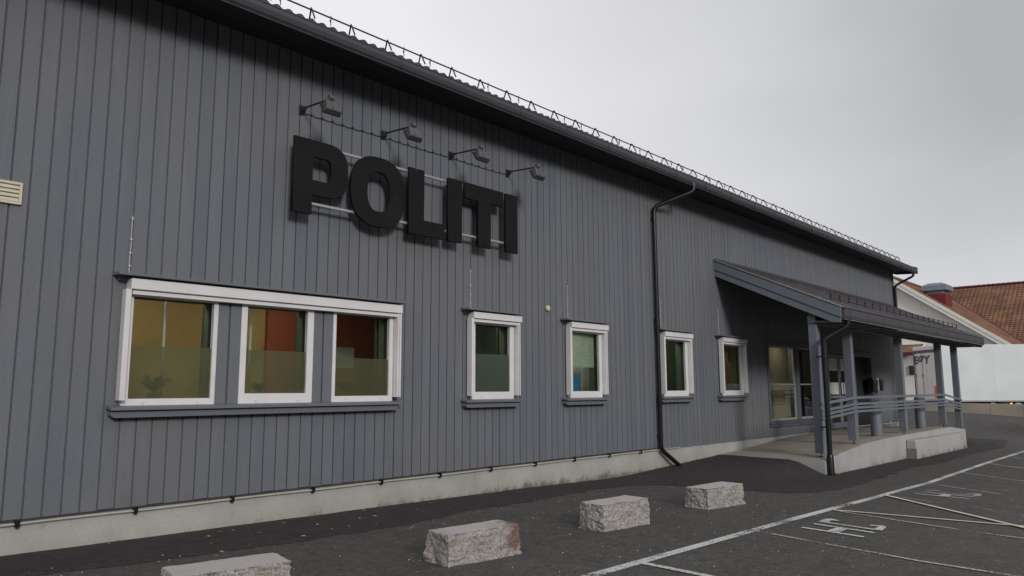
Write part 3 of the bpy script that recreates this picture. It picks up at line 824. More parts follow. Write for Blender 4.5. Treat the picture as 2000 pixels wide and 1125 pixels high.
for lx0, lx1, lz in ((3.2, 4.1, 3.04), (5.0, 5.9, 3.04), (8.8, 9.4, 2.99), (11.5, 12.3, 2.99), (14.6, 15.2, 2.99), (17.3, 18.0, 2.99), (20.6, 21.3, 2.99), (22.4, 22.9, 2.99)):
    m = MB(); m.box(lx0, lx1, D + .35, D + .62, lz - .03, lz); m.build('ceiling_light', 'panel', B)
m = MB(); m.box(5.63, 7.98, D + 1.42, D + 1.50, .62, 3.04); m.build('red_wall_panel', 'room_red', B)
m = MB(); m.box(6.55, 7.15, D + 1.38, D + 1.41, 1.95, 2.28); m.build('picture', 'offwhite', B)
for cx in (4.12, 5.42, 6.74, 9.36):
    m = MB()
    for k in range(6):
        a = cx + k * .045; m.box(a, a + .03, D + .26 + .03 * (k % 2), D + .30 + .03 * (k % 2), .8, 2.95)
    m.build('curtain', 'curtain', B)
for px_ in (3.72, 4.83): 
    m = MB(); m.tube([(px_, D + .42, .8), (px_, D + .42, 2.95)], .017, 8); m.build('curtain_pole', 'offwhite', B)
m = MB()
for k in range(24): m.box(11.05, 11.90, D + .075, D + .083, 2.02 + k * .027, 2.02 + k * .027 + .019)
m.build('blind', 'blindm', B)
m = MB(); m.tube([(11.50, D + .065, 1.6), (11.50, D + .065, 2.66)], .005, 4); m.build('blind_cord', 'offwhite', B)
m = MB(); m.box(11.08, 11.55, D + .15, D + .16, 1.56, 1.90); m.build('poster', 'blue', B)
m = MB(); m.box(16.9, 18.2, D + .30, D + .31, 2.30, 2.95); m.build('blind', 'pot', B)
def pot_plant(x, y, z, h, label):
    t = thing('potted_plant', (x, y, z), label, 'plant')
    q = MB(); q.tube([(x, y, z), (x, y, z + .13)], .07, 12, radii=[.06, .08]); q.build('pot', 'pot', t, smooth=True)
    rr = random.Random(int(x * 100)); lf = MB()
    for i in range(46):
        a = rr.random() * 6.28; L = h * rr.uniform(.5, 1); s = Vector((math.cos(a), math.sin(a), rr.uniform(.6, 2.2))).normalized()
        b0 = Vector((x, y, z + .13)); p1 = b0 + s * L * .6; p2 = p1 + Vector((math.cos(a), math.sin(a), -.25)) * L * .35
        sd_ = Vector((-math.sin(a), math.cos(a), 0)) * .022
        lf.add([b0 - sd_ * .2, b0 + sd_ * .2, p1 + sd_, p2, p1 - sd_], [(0, 1, 2, 4), (4, 2, 3)])
    lf.build('foliage', 'plant', t)
q = MB(); q.box(3.0, 6.9, D + .21, D + .50, 1.40, 1.44); q.build('window_board', 'room_pale', B)
pot_plant(3.62, D + .36, 1.44, .42, 'bushy potted plant behind the left pane of the triple window')
pot_plant(4.95, D + .36, 1.44, .26, 'small potted plant behind the middle pane of the triple window')
pot_plant(6.30, D + .36, 1.44, .32, 'potted plant behind the right pane of the triple window')

# conduit with clips along the foot of the cladding
m = MB(); pts = [(x_, D - .035, .306 + .004 * math.sin(x_ * 3)) for x_ in nrange(XL, 14.9, .5)]; m.tube(pts, .010, 6); CD = m.build('conduit', 'conduit', B)
for i in range(-5, 11):
    xc = 2.23 + i * 1.11; m = MB(); m.box(xc - .022, xc + .022, D - .05, D + .01, .285, .345); m.box(xc - .012, xc + .012, D - .05, D + .01, .27, .285); m.build('clip', 'black_metal', CD)
m = MB(); m.box(XL, 14.1, D - .012, D + .02, .328, .348); m.build('drip_strip', 'deep', B)
# downpipes (parts of the building)
def pipe(pts, r, mat, clips, name='downpipe', rr=.12):
    q = MB(); q.tube(bend(pts, rr, 5), r, 12); o = q.build(name, mat, B, smooth=True)
    for c in clips:
        k = MB(); k.tube([(c[0], c[1], c[2] - .02), (c[0], c[1], c[2] + .02)], r + .009, 12); k.box(c[0] - .015, c[0] + .015, c[1], D, c[2] - .015, c[2] + .015); k.build('pipe_clamp', mat, o)
    return o
PX = 14.03; PYY = D - .085
o = pipe([(14.62, EY - .055, 6.15), (14.62, EY - .055, 5.97), (PX, PYY, 5.62), (PX, PYY, .32), (14.62, D - .18, -.06), (14.66, D - .19, -.14)], .047, 'black_metal', [(PX, PYY, 5.35), (PX, PYY, 3.1), (PX, PYY, .60)])
q = MB(); q.tube([(PX, PYY, 3.05), (PX, PYY, 2.93)], .054, 12); q.build('pipe_socket', 'black_metal', o, smooth=True)
q = MB(); q.tube([(14.62, EY - .055, 6.16), (14.62, EY - .055, 6.06)], .06, 12); q.build('pipe_outlet', 'black_metal', o, smooth=True)
pipe([(31.95, EY - .05, 6.15), (31.95, EY - .05, 5.97), (31.78, D - .09, 5.62), (31.78, D - .09, 4.74)], .045, 'purple_black', [])

# ---------------------------------------------------------------- sign letters
S = thing('police_sign', (7.1, D, 3.9), 'large black letters POLITI on two pale rails high on the wall', 'sign')
def curve_solid(name, loops, depth, mat, parent, mw, bev=.006):
    cu_ = bpy.data.curves.new(name, 'CURVE'); cu_.dimensions = '2D'; cu_.fill_mode = 'BOTH'; cu_.extrude = depth / 2; cu_.bevel_depth = bev; cu_.bevel_resolution = 1
    for lp in loops:
        sp = cu_.splines.new('POLY'); sp.points.add(len(lp) - 1)
        for i, (a, b) in enumerate(lp): sp.points[i].co = (a, b, 0, 1)
        sp.use_cyclic_u = True
    t = bpy.data.objects.new(name, cu_); COL.objects.link(t)
    dg = bpy.context.evaluated_depsgraph_get(); me = bpy.data.meshes.new_from_object(t.evaluated_get(dg)); me.name = name
    bpy.data.objects.remove(t); bpy.data.curves.remove(cu_)
    me.materials.clear(); me.materials.append(M[mat]); me.transform(mw)
    return link(name, me, parent)
def arc(cx, cy, rx, ry, a0, a1, n=14, p=1.0):
    out = []
    for i in range(n + 1):
        a = R(a0 + (a1 - a0) * i / n); c, s = math.cos(a), math.sin(a)
        out.append((cx + rx * math.copysign(abs(c) ** p, c), cy + ry * math.copysign(abs(s) ** p, s)))
    return out
MS = Matrix.Translation((0, D - .215, 0)) @ Matrix.Rotation(R(90), 4, 'X')
zt, zb = 4.93, 3.92
bev = .006
Pl = [(4.99, zb), (5.265, zb), (5.265, 4.185), (5.50, 4.185)] + arc(5.50, 4.505, .325, .32, -90, 0, 10, .82)[1:] + arc(5.50, 4.61, .325, .32, 0, 90, 10, .82)[1:] + [(4.99, zt)]
Ph = [(5.265, 4.38), (5.265, 4.71), (5.47, 4.71)] + arc(5.47, 4.61, .095, .10, 90, 0, 6) + arc(5.47, 4.48, .095, .10, 0, -90, 6)
Ol = arc(6.365, 4.43, .475, .51, 0, 360, 56, .80)[:-1]
Oh = arc(6.365, 4.43, .205, .295, 0, 360, 40, .78)[:-1][::-1]
Ll = [(6.93, zb), (7.64, zb), (7.64, 4.15), (7.215, 4.15), (7.215, zt), (6.93, zt)]
Il = [(7.72, zb), (8.01, zb), (8.01, zt), (7.72, zt)]
Tl = [(8.38, zb), (8.67, zb), (8.67, 4.68), (8.975, 4.68), (8.975, zt), (8.08, zt), (8.08, 4.68), (8.38, 4.68)]
Jl = [(9.045, zb), (9.335, zb), (9.335, zt), (9.045, zt)]
for nm, lp in (('letter_p', [Pl, Ph]), ('letter_o', [Ol, Oh]), ('letter_l', [Ll]), ('letter_i', [Il]), ('letter_t', [Tl]), ('letter_i', [Jl])):
    curve_solid(nm, lp, .038, 'black_letter', S, MS)
for z_ in (4.885, 4.075):
    m = MB(); m.box(5.05, 9.30, D - .188, D - .155, z_ - .018, z_ + .018); rl = m.build('rail', 'rail_alu', S, bevel=.003)
    for xs_ in (5.12, 6.35, 7.1, 7.86, 8.5, 9.2):
        m = MB(); m.box(xs_ - .015, xs_ + .015, D - .155, D + .0, z_ - .015, z_ + .015); m.build('standoff', 'rail_alu', rl)

# floodlights above the sign
def lamp(x, label, tilt=0.0):
    t = thing('wall_lamp', (x, D, 5.41), label, 'lamp', 'floodlights above the black letters')
    q = MB(); q.box(x - .035, x + .035, D - .035, D - .001, 5.34, 5.46); q.tube([(x, D - .03, 5.41), (x, D - .09, 5.405)], .032, 10); q.tube([(x - .03, D - .06, 5.375), (x + .03, D - .06, 5.375)], .016, 8); q.build('wall_mount', 'dark_metal', t, smooth=True)
    q = MB(); q.tube([(x, D - .07, 5.41), (x + .0, 8.03, 5.365)], .013, 8); q.build('arm', 'black_metal', t, smooth=True)
    kn = Vector((x, 8.0, 5.375))
    q = MB(); q.tube([kn + Vector((-.035, 0, 0)), kn + Vector((.035, 0, 0))], .034, 10); q.tube([kn + Vector((0, 0, .02)), kn + Vector((0, 0, .048))], .022, 8, radii=[.024, .012]); q.build('joint', 'lamp_grey', t, smooth=True)
    # flat flared hood sloping down and away from the wall, open side towards the letters
    an = R(56 + tilt); A = Vector((0, -math.cos(an), -math.sin(an))); N_ = Vector((0, -math.sin(an), math.cos(an)))
    o0_ = Vector((x, 8.03, 5.36))
    def ring(s_, w, t0, t1): return [o0_ + A * s_ + N_ * t0 + Vector((-w, 0, 0)), o0_ + A * s_ + N_ * t0 + Vector((w, 0, 0)), o0_ + A * s_ + N_ * t1 + Vector((w * .9, 0, 0)), o0_ + A * s_ + N_ * t1 + Vector((-w * .9, 0, 0))]
    rs = [ring(-.01, .05, -.02, .012), ring(.03, .082, -.055, .020), ring(.095, .105, -.066, .018), ring(.19, .122, -.072, .006), ring(.21, .124, -.072, -.012)]
    q = MB(); v = [p for r_ in rs for p in r_]; f = [(0, 1, 2, 3), (16, 19, 18, 17)]
    for i in range(4):
        for k in range(4): f.append((i * 4 + k, i * 4 + (k + 1) % 4, i * 4 + 4 + (k + 1) % 4, i * 4 + 4 + k))
    q.add(v, f); q.build('hood', 'lamp_grey', t, bevel=.006)
    q = MB(); q.add([o0_ + A * a_ + N_ * b_ + Vector((c_, 0, 0)) for c_ in (-.127, .127) for a_, b_ in ((.025, -.068), (.212, -.076), (.212, -.088), (.025, -.080))],
                    [(0, 1, 2, 3), (7, 6, 5, 4), (0, 4, 5, 1), (1, 5, 6, 2), (2, 6, 7, 3), (3, 7, 4, 0)]); q.build('lens', 'dark_metal', t)
    q = MB(); q.add([o0_ + A * a_ + N_ * b_ + Vector((c_, 0, 0)) for c_ in (-.02, -.008) for a_, b_ in ((.0, .016), (.19, .008), (.19, .015), (.0, .025))],
                    [(0, 1, 2, 3), (7, 6, 5, 4), (0, 4, 5, 1), (1, 5, 6, 2), (2, 6, 7, 3), (3, 7, 4, 0)]); q.build('rib', 'lamp_grey', t)
lamp(5.204, 'grey floodlight on a black arm above the letter P, leftmost of the row')
lamp(6.586, 'grey floodlight on a black arm above the right edge of the letter O', 2)
lamp(7.959, 'grey floodlight on a black arm above the right edge of the first letter I', -2)
lamp(9.321, 'grey floodlight on a black arm above the last letter I, rightmost of the row', 1)
pts = []
for i in range(0, 97):
    x_ = 5.204 + (9.321 - 5.204) * i / 96; ph = ((x_ - X0) % PITCH) / PITCH
    pts.append((x_, D - .012, 5.368 + .007 * math.cos(2 * math.pi * ph) - .012 * math.sin(math.pi * (((x_ - 5.204) / 1.372) % 1))))
m = MB(); m.tube(pts, .0055, 5); cb = tag(m.build('cable', 'cable_dark'), 'thin dark cable clipped to the boards between the four floodlights', 'cable')
x = X0 + PITCH * -1
while x < 9.3:
    m = MB(); m.box(x - .010, x + .010, D - .024, D - .002, 5.362, 5.385); m.build('clip', 'cable_dark', cb); x += PITCH

# vent grille at the left edge
V = thing('vent_grille', (1.84, D, 3.48), 'yellowed cream louvred vent grille on the grey boards at the left edge', 'vent')
frame_mesh(1.64, 2.035, 3.485, 3.712, 1.668, 2.008, 3.512, 3.686, D - .032, D + .0).build('frame', 'cream', V, bevel=.003)
m = MB(); m.box(1.66, 2.02, D - .006, D - .001, 3.50, 3.70); m.build('back_plate', 'cream', V)
for k in range(4):
    z_ = 3.514 + k * .043; m = MB(); m.prism([(1.669, D - .030, z_), (1.669, D - .028, z_ + .012), (1.669, D - .010, z_ + .040), (1.669, D - .007, z_ + .036)], (.338, 0, 0)); m.build('louvre', 'cream', V)
# small round sensor
m = MB(); m.tube([(10.385, D - .055, 3.07), (10.385, D - .045, 3.07), (10.385, D - .01, 3.07), (10.385, D, 3.07)], .05, 20, radii=[.034, .05, .055, .045]); sn = m.build('round_sensor', 'cream', smooth=True)
tag(sn, 'small round cream disc on the wall between the two first single windows', 'sensor')
m = MB(); m.tube([(10.385, D - .060, 3.07), (10.385, D - .056, 3.07)], .018, 12); m.build('cap', 'offwhite', sn)

# ---------------------------------------------------------------- entrance ramp slab
FX = [16.72, 17.1, 19.2, 21, 23.4, 26, 27.8, 30.0, 30.6]; FZ = [.035, .095, .27, .31, .325, .34, .34, .17, .10]
WX = [16.66, 18.6, 20.9, 24, 28, 30, 30.6]; WZ = [.01, .11, .245, .285, .29, .22, .12]
def slabz(x, y):
    t = (y - 6.2) / (D - 6.2); return interp(x, FX, FZ) * (1 - t) + interp(x, WX, WZ) * t
m = MB(); xs = nrange(16.72, 30.55, .35); ys = nrange(6.2, D + .006, .25); nY = len(ys)
for x in xs:
    for y in ys:
        yy = y; zz = slabz(x, y)
        if y == ys[0]: zz -= .012
        if x > 29.9 and y < 7.0:      # rounded outer corner
            dx = (x - 29.9) / .65; yy = y + .35 * dx * dx * (1 - (y - 6.2) / .8)
        m.v.append((x, yy, zz))
m.f = [(i * nY + j, (i + 1) * nY + j, (i + 1) * nY + j + 1, i * nY + j + 1) for i in range(len(xs) - 1) for j in range(nY - 1)]
slab = tag(m.build('porch_slab', 'slab', smooth=True), kind='structure')
m = MB()
for i in range(len(xs) - 1):
    a, b = m_top = (i * nY, (i + 1) * nY)
sl = slab.data.vertices
edge = [tuple(sl[i * nY].co) for i in range(len(xs))] + [tuple(sl[(len(xs) - 1) * nY + j].co) for j in range(1, nY)]
edge = [tuple(sl[j].co) for j in range(nY - 1, 0, -1)] + edge
for (x, y, z) in edge: m.v += [(x, y + (-.004 if y < 6.3 else 0), z - .001), (x, y - (.01 if y < 6.3 else 0), -.75)]
m.f = [(2 * i, 2 * i + 1, 2 * i + 3, 2 * i + 2) for i in range(len(edge) - 1)]
m.build('slab_edge', 'slabside', slab, smooth=True)
# lower cast block in front of the slab (two casts high)
KB = thing('kerb_block', (25.6, 6.05, -.4), 'long low concrete block cast against the front of the porch slab', 'kerb')
q = MB(); z0_, z1_ = -.75, .165
q.hexa([(22.75, 5.92, z0_), (28.7, 5.90, z0_), (28.75, 6.185, z0_), (22.75, 6.185, z0_), (22.77, 5.94, z1_), (28.6, 5.96, z1_ - .06), (28.7, 6.185, z1_ - .03), (22.77, 6.185, z1_ + .02)]); q.build('block', 'slabside', KB, bevel=.02)
q = MB(); q.box(22.742, 22.747, 5.93, 6.18, -.35, -.055); q.build('lower_cast', 'wall_conc', KB)

# ---------------------------------------------------------------- entrance canopy
C_ = thing('entrance_canopy', (23.5, 6.4, 0), 'lean-to entrance canopy with plum tiled roof on grey posts', 'canopy')
CX0, CX1, CY = 16.88, 31.25, 5.74
PYC = 6.4
posts = [17.08, 19.24, 23.42, 27.85, 30.04]
CS = math.atan2(1.40, D - CY)
for i, x in enumerate(posts):
    zb0 = interp(x, FX, FZ) + (.07 if i < 4 else .0)
    m = MB(); m.box(x - .095, x + .095, PYC - .095, PYC + .095, zb0, 3.055); p = m.build('post', 'post', C_, bevel=.006)
    m = MB(); m.tube([(x, PYC, zb0 - .09), (x, PYC, zb0 + .01)], .012, 8); m.box(x - .05, x + .05, PYC - .05, PYC + .05, zb0 - .075, zb0 - .068); m.build('post_anchor', 'black_metal', p)
m = MB(); m.box(CX0 + .08, CX1 - .15, PYC - .09, PYC + .09, 3.055, 3.25); m.build('beam', 'deep_trim', C_, bevel=.004)
# roof deck and underside
def cz(y, off=0): return 4.76 + off - (D - y) * math.tan(CS)
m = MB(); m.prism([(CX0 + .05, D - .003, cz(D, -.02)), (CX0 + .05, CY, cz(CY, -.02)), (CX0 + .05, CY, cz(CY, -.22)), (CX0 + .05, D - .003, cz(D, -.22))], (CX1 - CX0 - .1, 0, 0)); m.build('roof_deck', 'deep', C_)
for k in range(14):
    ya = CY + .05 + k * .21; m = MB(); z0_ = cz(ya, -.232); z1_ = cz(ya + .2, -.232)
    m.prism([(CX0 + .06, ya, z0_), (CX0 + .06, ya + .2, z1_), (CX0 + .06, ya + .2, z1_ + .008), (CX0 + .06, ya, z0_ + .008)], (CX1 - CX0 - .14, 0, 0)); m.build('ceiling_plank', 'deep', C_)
# flat boxed soffit between gutter and beam
m = MB(); m.box(CX0 + .06, CX1 - .06, CY + .03, PYC - .10, 3.075, 3.10); m.build('soffit', 'deep_trim', C_)
x = CX0 + .6
while x < CX1:
    m = MB(); m.box(x, x + .05, CY + .03, PYC - .10, 3.05, 3.073); m.build('soffit_batten', 'deep_trim', C_); x += .9
# rake boards at both ends (two lapped boards each)
for X, s in ((CX0, -1), (CX1 - .05, 1)):
    y1 = CY - .02; t = math.tan(CS)
    za = lambda y, o: 4.79 + o - (D - y) * t
    xo = X if s < 0 else X
    m = MB(); m.prism([(xo, D - .002, za(D, .0)), (xo, y1, za(y1, .0)), (xo, y1, za(y1, -.235)), (xo, D - .002, za(D, -.235))], (.05, 0, 0)); m.build('rake_board', 'post', C_, bevel=.004)
    m = MB(); m.prism([(xo + .022, D - .002, za(D, -.225)), (xo + .022, y1 + .01, za(y1, -.225)), (xo + .022, y1 + .01, za(y1, -.345)), (xo + .022, y1 + .20, za(y1 + .2, -.42)), (xo + .022, D - .002, za(D, -.40))], (.045, 0, 0)); m.build('rake_board', 'post', C_, bevel=.003)
    m = MB(); m.prism([(xo - .02, D - .002, za(D, .02)), (xo - .02, y1 - .02, za(y1, .02)), (xo - .02, y1 - .02, za(y1, .002)), (xo - .02, D - .002, za(D, .002))], (.10, 0, 0)); m.build('rake_flashing', 'rail_alu' if s < 0 else 'fascia', C_)
m = MB(); m.box(CX0 + .055, CX1 - .055, CY - .02, CY + .02, 3.11, 3.37); m.build('fascia', 'fascia', C_, bevel=.003)
m = MB(); prof = [(CY - .022, 3.335), (CY - .10, 3.335), (CY - .105, 3.19), (CY - .085, 3.13), (CY - .05, 3.10), (CY - .022, 3.105)]
m.prism([(CX0 + .052, y, z) for y, z in prof], (CX1 - CX0 - .104, 0, 0)); m.build('gutter', 'fascia', C_, bevel=.004)
m = MB(); m.tube([(CX0 + .055, CY - .075, 3.108), (CX1 - .055, CY - .075, 3.108)], .007, 6); m.build('gutter_lip', 'rail_alu', C_)
x = CX0 + .35
while x < CX1 - .1:
    m = MB(); m.tube([(x, CY - .108, 3.335), (x + .02, CY - .111, 3.20), (x + .03, CY - .09, 3.125)], .003, 5); m.build('gutter_hook', 'fascia', C_); x += 1.24
m = MB(); m.box(CX0 + .04, CX1 - .04, D - .06, D - .002, 4.775, 4.83); m.build('wall_flashing', 'fascia', C_)
tiles(C_, (CX0 + .07, CY - .07, cz(CY - .07, .0)), CS, 44, 9, .3225, .362, M['tile2'], 6)
# canopy snow guard
zs = cz(6.35, .0)
m = MB()
for dz in (.10, .19): m.tube([(CX0 + 1.1, 6.33, zs + dz), (CX1 - .6, 6.33, zs + dz)], .011, 6)
sg = m.build('snow_guard', 'purple_black', C_)
x = CX0 + 1.2
bk = MB(); bk.box(-.02, .02, -.01, .01, .02, .22); bk.box(-.02, .02, .01, .06, .02, .05); bkm = bk.mesh('bracket', 'purple_black')
while x < CX1 - .6:
    link('bracket', bkm, sg, Matrix.Translation((x, 6.33, zs))); x += .62
# ceiling lamp
q = MB(); q.tube([(17.10, 6.97, cz(6.97, -.235)), (17.10, 6.97, cz(6.97, -.30)), (17.10, 6.97, cz(6.97, -.345))], .13, 16, radii=[.13, .125, .08]); cl = q.build('ceiling_lamp', 'offwhite', smooth=True)
tag(cl, 'round white unlit lamp under the canopy ceiling near the first post', 'lamp')
# canopy downpipe
q = MB(); q.tube(bend([(17.18, CY - .06, 3.13), (17.18, CY - .06, 2.98), (16.90, 6.13, 2.66), (16.86, 6.13, .15), (16.86, 6.13, .06)], .10, 5), .055, 12)
q.tube([(16.86, 6.13, .16), (16.86, 6.13, .10), (16.86, 6.13, -.40)], .06, 12, radii=[.06, .075, .08])
dp = q.build('downpipe', 'black_metal', C_, smooth=True)
for z_ in (2.30, .75):
    q = MB(); q.tube([(16.86, 6.13, z_ - .02), (16.86, 6.13, z_ + .02)], .064, 12); q.box(16.86, 17.0, 6.12, 6.31, z_ - .012, z_ + .012); q.build('pipe_clamp', 'black_metal', dp)
# railing boards, four to a bay
RZ = [1.335, 1.185, 1.095, 1.005]; RH = [.065, .055, .055, .052]
def railbay(xa, xb, za, zb_, ya=None, yb_=None):
    for z_, h in zip(RZ, RH):
        ya_ = PYC - .12 if ya is None else ya; q = MB()
        q.hexa([(xa, ya_, z_ + za), (xb, ya_, z_ + zb_), (xb, ya_ + .024, z_ + zb_), (xa, ya_ + .024, z_ + za), (xa, ya_, z_ + za + h), (xb, ya_, z_ + zb_ + h), (xb, ya_ + .024, z_ + zb_ + h), (xa, ya_ + .024, z_ + za + h)])
        q.build('railing_board', 'post', C_, bevel=.003)
railbay(16.98, 19.235, -.115, .0); railbay(19.245, 23.415, 0, 0); railbay(23.425, 27.85, 0, .005); railbay(27.86, 30.14, .005, -.20)
# railing return at the left post
q = MB(); q.box(17.18, 17.30, PYC - .09, PYC - .06, .55, .83); q.build('junction_box', 'deep_trim', C_, bevel=.003)
q = MB(); q.box(17.36, 17.42, PYC - .09, PYC - .03, .30, .95); q.build('baluster', 'post', C_)

for i, (x, y) in enumerate(((21.85, 6.66), (26.45, 6.72))):
    t = thing('bollard', (x, y, .3), ('round grey bollard behind the railing, in front of the black door' if i == 0 else 'round grey bollard behind the railing near the far end of the porch'), 'bollard', 'round bollards on the porch slab')
    q = MB(); zz = slabz(x, y); q.tube([(x, y, zz - .02), (x, y, 1.27), (x, y, 1.30)], .145, 24, radii=[.145, .145, .125]); q.build('column', 'post', t, smooth=True)
    q = MB(); q.tube([(x, y, zz - .01), (x, y, zz + .012)], .165, 24); q.build('base_plate', 'deep_trim', t)

# letterboxes beside the black door
t = thing('mailbox', (28.5, D - .2, 1.5), 'pair of black letterboxes with a white strip beside the black door', 'mailbox')
for a, b in ((27.86, 28.36), (28.62, 28.98)):
    q = MB(); q.prism([(a, D - .03, 1.50), (a, D - .22, 1.50), (a, D - .24, 1.86), (a, D - .18, 1.95), (a, D - .03, 1.97)], (b - a, 0, 0)); bb = q.build('box', 'letterbox', t, bevel=.008)
    q = MB(); q.box(a + .05, b - .05, D - .245, D - .236, 1.80, 1.84); q.build('flap', 'dark_metal', bb)
q = MB(); q.box(28.37, 28.61, D - .20, D - .02, 1.51, 1.95); q.build('white_panel', 'offwhite', t, bevel=.004)
q = MB(); q.box(28.99, 29.10, D - .18, D - .02, 1.60, 1.86); q.build('side_panel', 'offwhite', t, bevel=.004)
# pale pipe lying along the wall foot
q = MB(); q.tube([(25.3, D - .12, .345), (28.9, D - .12, .315), (29.9, D - .12, .31), (31.1, D - .12, .30)], .018, 8); pp = q.build('wall_pipe', 'offwhite'); tag(pp, 'thin pale pipe running along the foot of the wall behind the bollards', 'pipe')
q = MB(); q.tube([(29.75, D - .13, .30), (29.75, D - .13, .38)], .045, 10); q.build('pipe_joint', 'offwhite', pp, smooth=True)

# ---------------------------------------------------------------- granite blocks
def granite_block(cx, cy, L, Wd, H, rz, mat, label, seed, top_in=.0):
    bm = bmesh.new(); nx_, ny_, nz_ = 40, 20, 16
    bmesh.ops.create_cube(bm, size=1)
    bmesh.ops.subdivide_edges(bm, edges=bm.edges[:], cuts=27, use_grid_fill=True)
    for v in bm.verts:
        p = v.co.copy(); n = Vector((0, 0, 0))
        for a in range(3):
            if abs(p[a]) > .499: n[a] = math.copysign(1, p[a])
        q = Vector((p.x * L, p.y * Wd, (p.z + .5) * H))
        s = Vector((seed * 3.1, seed, 0)); k = 1.0 if n.z <= 0 else .10
        if n.z > 0 and n.length > 1.1: k = .18
        d = noise.fractal(q * 8 + s, .8, 2.1, 5) * .019 + (abs(noise.noise(q * 17 + s)) - .3) * .026 + noise.noise(q * 2.2 + s) * .012
        q += n.normalized() * d * k if n.length else Vector()
        q.x += (.5 - q.z / H) * .02 * math.copysign(1, p.x); q.y += (.5 - q.z / H) * .02 * math.copysign(1, p.y)
        v.co = q
    bmesh.ops.recalc_face_normals(bm, faces=bm.faces)
    me = bpy.data.meshes.new('granite_block'); bm.to_mesh(me); bm.free(); me.materials.append(M[mat])
    o = link('granite_block', me, None, Matrix.Translation((cx, cy, zg(cx, cy) - .02)) @ Matrix.Rotation(rz, 4, 'Z'))
    return tag(o, label, 'stone block', 'rough granite blocks along the car park')
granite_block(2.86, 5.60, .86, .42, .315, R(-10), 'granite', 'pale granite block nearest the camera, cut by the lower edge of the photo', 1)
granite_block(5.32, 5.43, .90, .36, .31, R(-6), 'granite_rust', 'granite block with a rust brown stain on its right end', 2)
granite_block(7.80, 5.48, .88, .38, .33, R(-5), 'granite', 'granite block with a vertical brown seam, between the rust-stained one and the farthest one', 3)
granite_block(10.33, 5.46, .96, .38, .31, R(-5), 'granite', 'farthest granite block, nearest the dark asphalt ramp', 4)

# fallen leaves ----------------------------------------------------------
LV = [(3.06, 8.6), (3.96, 8.24), (3.8, 7.84), (4.17, 8.42), (4.33, 8.4), (4.45, 8.28), (4.46, 8.03), (4.98, 8.41), (4.69, 7.49), (5.22, 8.02), (5.15, 7.64), (5.21, 7.58), (5.41, 7.66), (5.86, 8.06), (6.09, 8.05), (6.27, 8.54), (6.86, 8.14), (7.37, 8.46), (7.79, 6.63), (3.67, 7.35), (3.56, 7.23), (3.07, 7.35), (6.33, 8.35), (7.54, 8.08)]
rl_ = random.Random(5)
for (x, y) in LV:
    q = MB(); s = rl_.uniform(.012, .026); n = 7; ph = rl_.random() * 6
    q.v.append((0, 0, .004))
    for i in range(n):
        a = i / n * 2 * math.pi; rr_ = s * (1 + .35 * math.cos(2 * a) + rl_.uniform(-.15, .15)); q.v.append((rr_ * math.cos(a), rr_ * .7 * math.sin(a), .003 + abs(math.sin(a)) * s * .45))
    q.f = [(0, 1 + i, 1 + (i + 1) % n) for i in range(n)]
    o = link('fallen_leaf', q.mesh('fallen_leaf', 'leaf'), None, Matrix.Translation((x, y, zg(x, y) + mound(x, y) + .02)) @ Matrix.Rotation(ph, 4, 'Z'))
    tag(o, 'dry orange leaf lying on the asphalt between the wall and the granite blocks', 'leaf', 'fallen leaves on the asphalt')

# ---------------------------------------------------------------- retaining wall, trailer
def fp(dep, lat, z): v = f0 * dep + r0 * lat; return (v.x, v.y, z)
m = MB(); ls = nrange(20.3, 46, 1.6)
RWt = thing('retaining_wall', (42.3, 8.7, .3), 'low mossy concrete retaining wall in front of the white trailer', 'wall')
for i, (a, b) in enumerate(zip(ls[:-1], ls[1:])):
    q = MB(); zz = .86 - .028 * max(0, a - 22); zz2 = .86 - .028 * max(0, b - 22)
    a2 = a + .006
    q.hexa([fp(37, a2, -1), fp(37, b, -1), fp(37.35, b, -1), fp(37.35, a2, -1), fp(37, a2, zz), fp(37, b, zz2), fp(37.35, b, zz2), fp(37.35, a2, zz)])
    q.build('wall_segment', 'wall_conc', RWt, bevel=.01)

T = thing('trailer', fp(38.6, 22.16, -.24), 'white box semi-trailer with maroon rear frame and the letters EØY on its doors', 'truck')
LT = 13.6; D0, D1 = 38.6, 41.15; L0, L1 = 22.18, 22.18 + LT; ZB, ZT = .90, 3.82
q = MB(); q.hexa([fp(D0, L0, ZB), fp(D0, L1, ZB), fp(D1, L1, ZB), fp(D1, L0, ZB), fp(D0, L0, ZT), fp(D0, L1, ZT), fp(D1, L1, ZT), fp(D1, L0, ZT)]); q.build('box', 'trailer', T, bevel=.02)
# side panel seams and lower rail
for i in range(1, 5):
    l = L0 + i * 2.72; q = MB(); q.hexa([fp(D0 - .006, l, ZB + .1), fp(D0 - .006, l + .025, ZB + .1), fp(D0 + .01, l + .025, ZB + .1), fp(D0 + .01, l, ZB + .1), fp(D0 - .006, l, ZT - .06), fp(D0 - .006, l + .025, ZT - .06), fp(D0 + .01, l + .025, ZT - .06), fp(D0 + .01, l, ZT - .06)]); q.build('panel_joint', 'trailer', T)
def tb(name, mat, d0, d1, l0, l1, z0, z1, bev=.006, par=None):
    q = MB(); q.hexa([fp(d0, l0, z0), fp(d0, l1, z0), fp(d1, l1, z0), fp(d1, l0, z0), fp(d0, l0, z1), fp(d0, l1, z1), fp(d1, l1, z1), fp(d1, l0, z1)]); return q.build(name, mat, par or T, bevel=bev)
tb('side_rail', 'steel', D0 - .02, D0 + .05, L0, L1, ZB - .02, ZB + .06)
tb('side_skirt', 'navy', D0 + .12, D0 + .16, L0 + 2.6, L1 - 1, ZB - .35, ZB - .03)
zr = 3.47
tb('rear_header', 'maroon', D0 + .0, D1, L0 - .07, L0 - .002, zr, zr + .13)
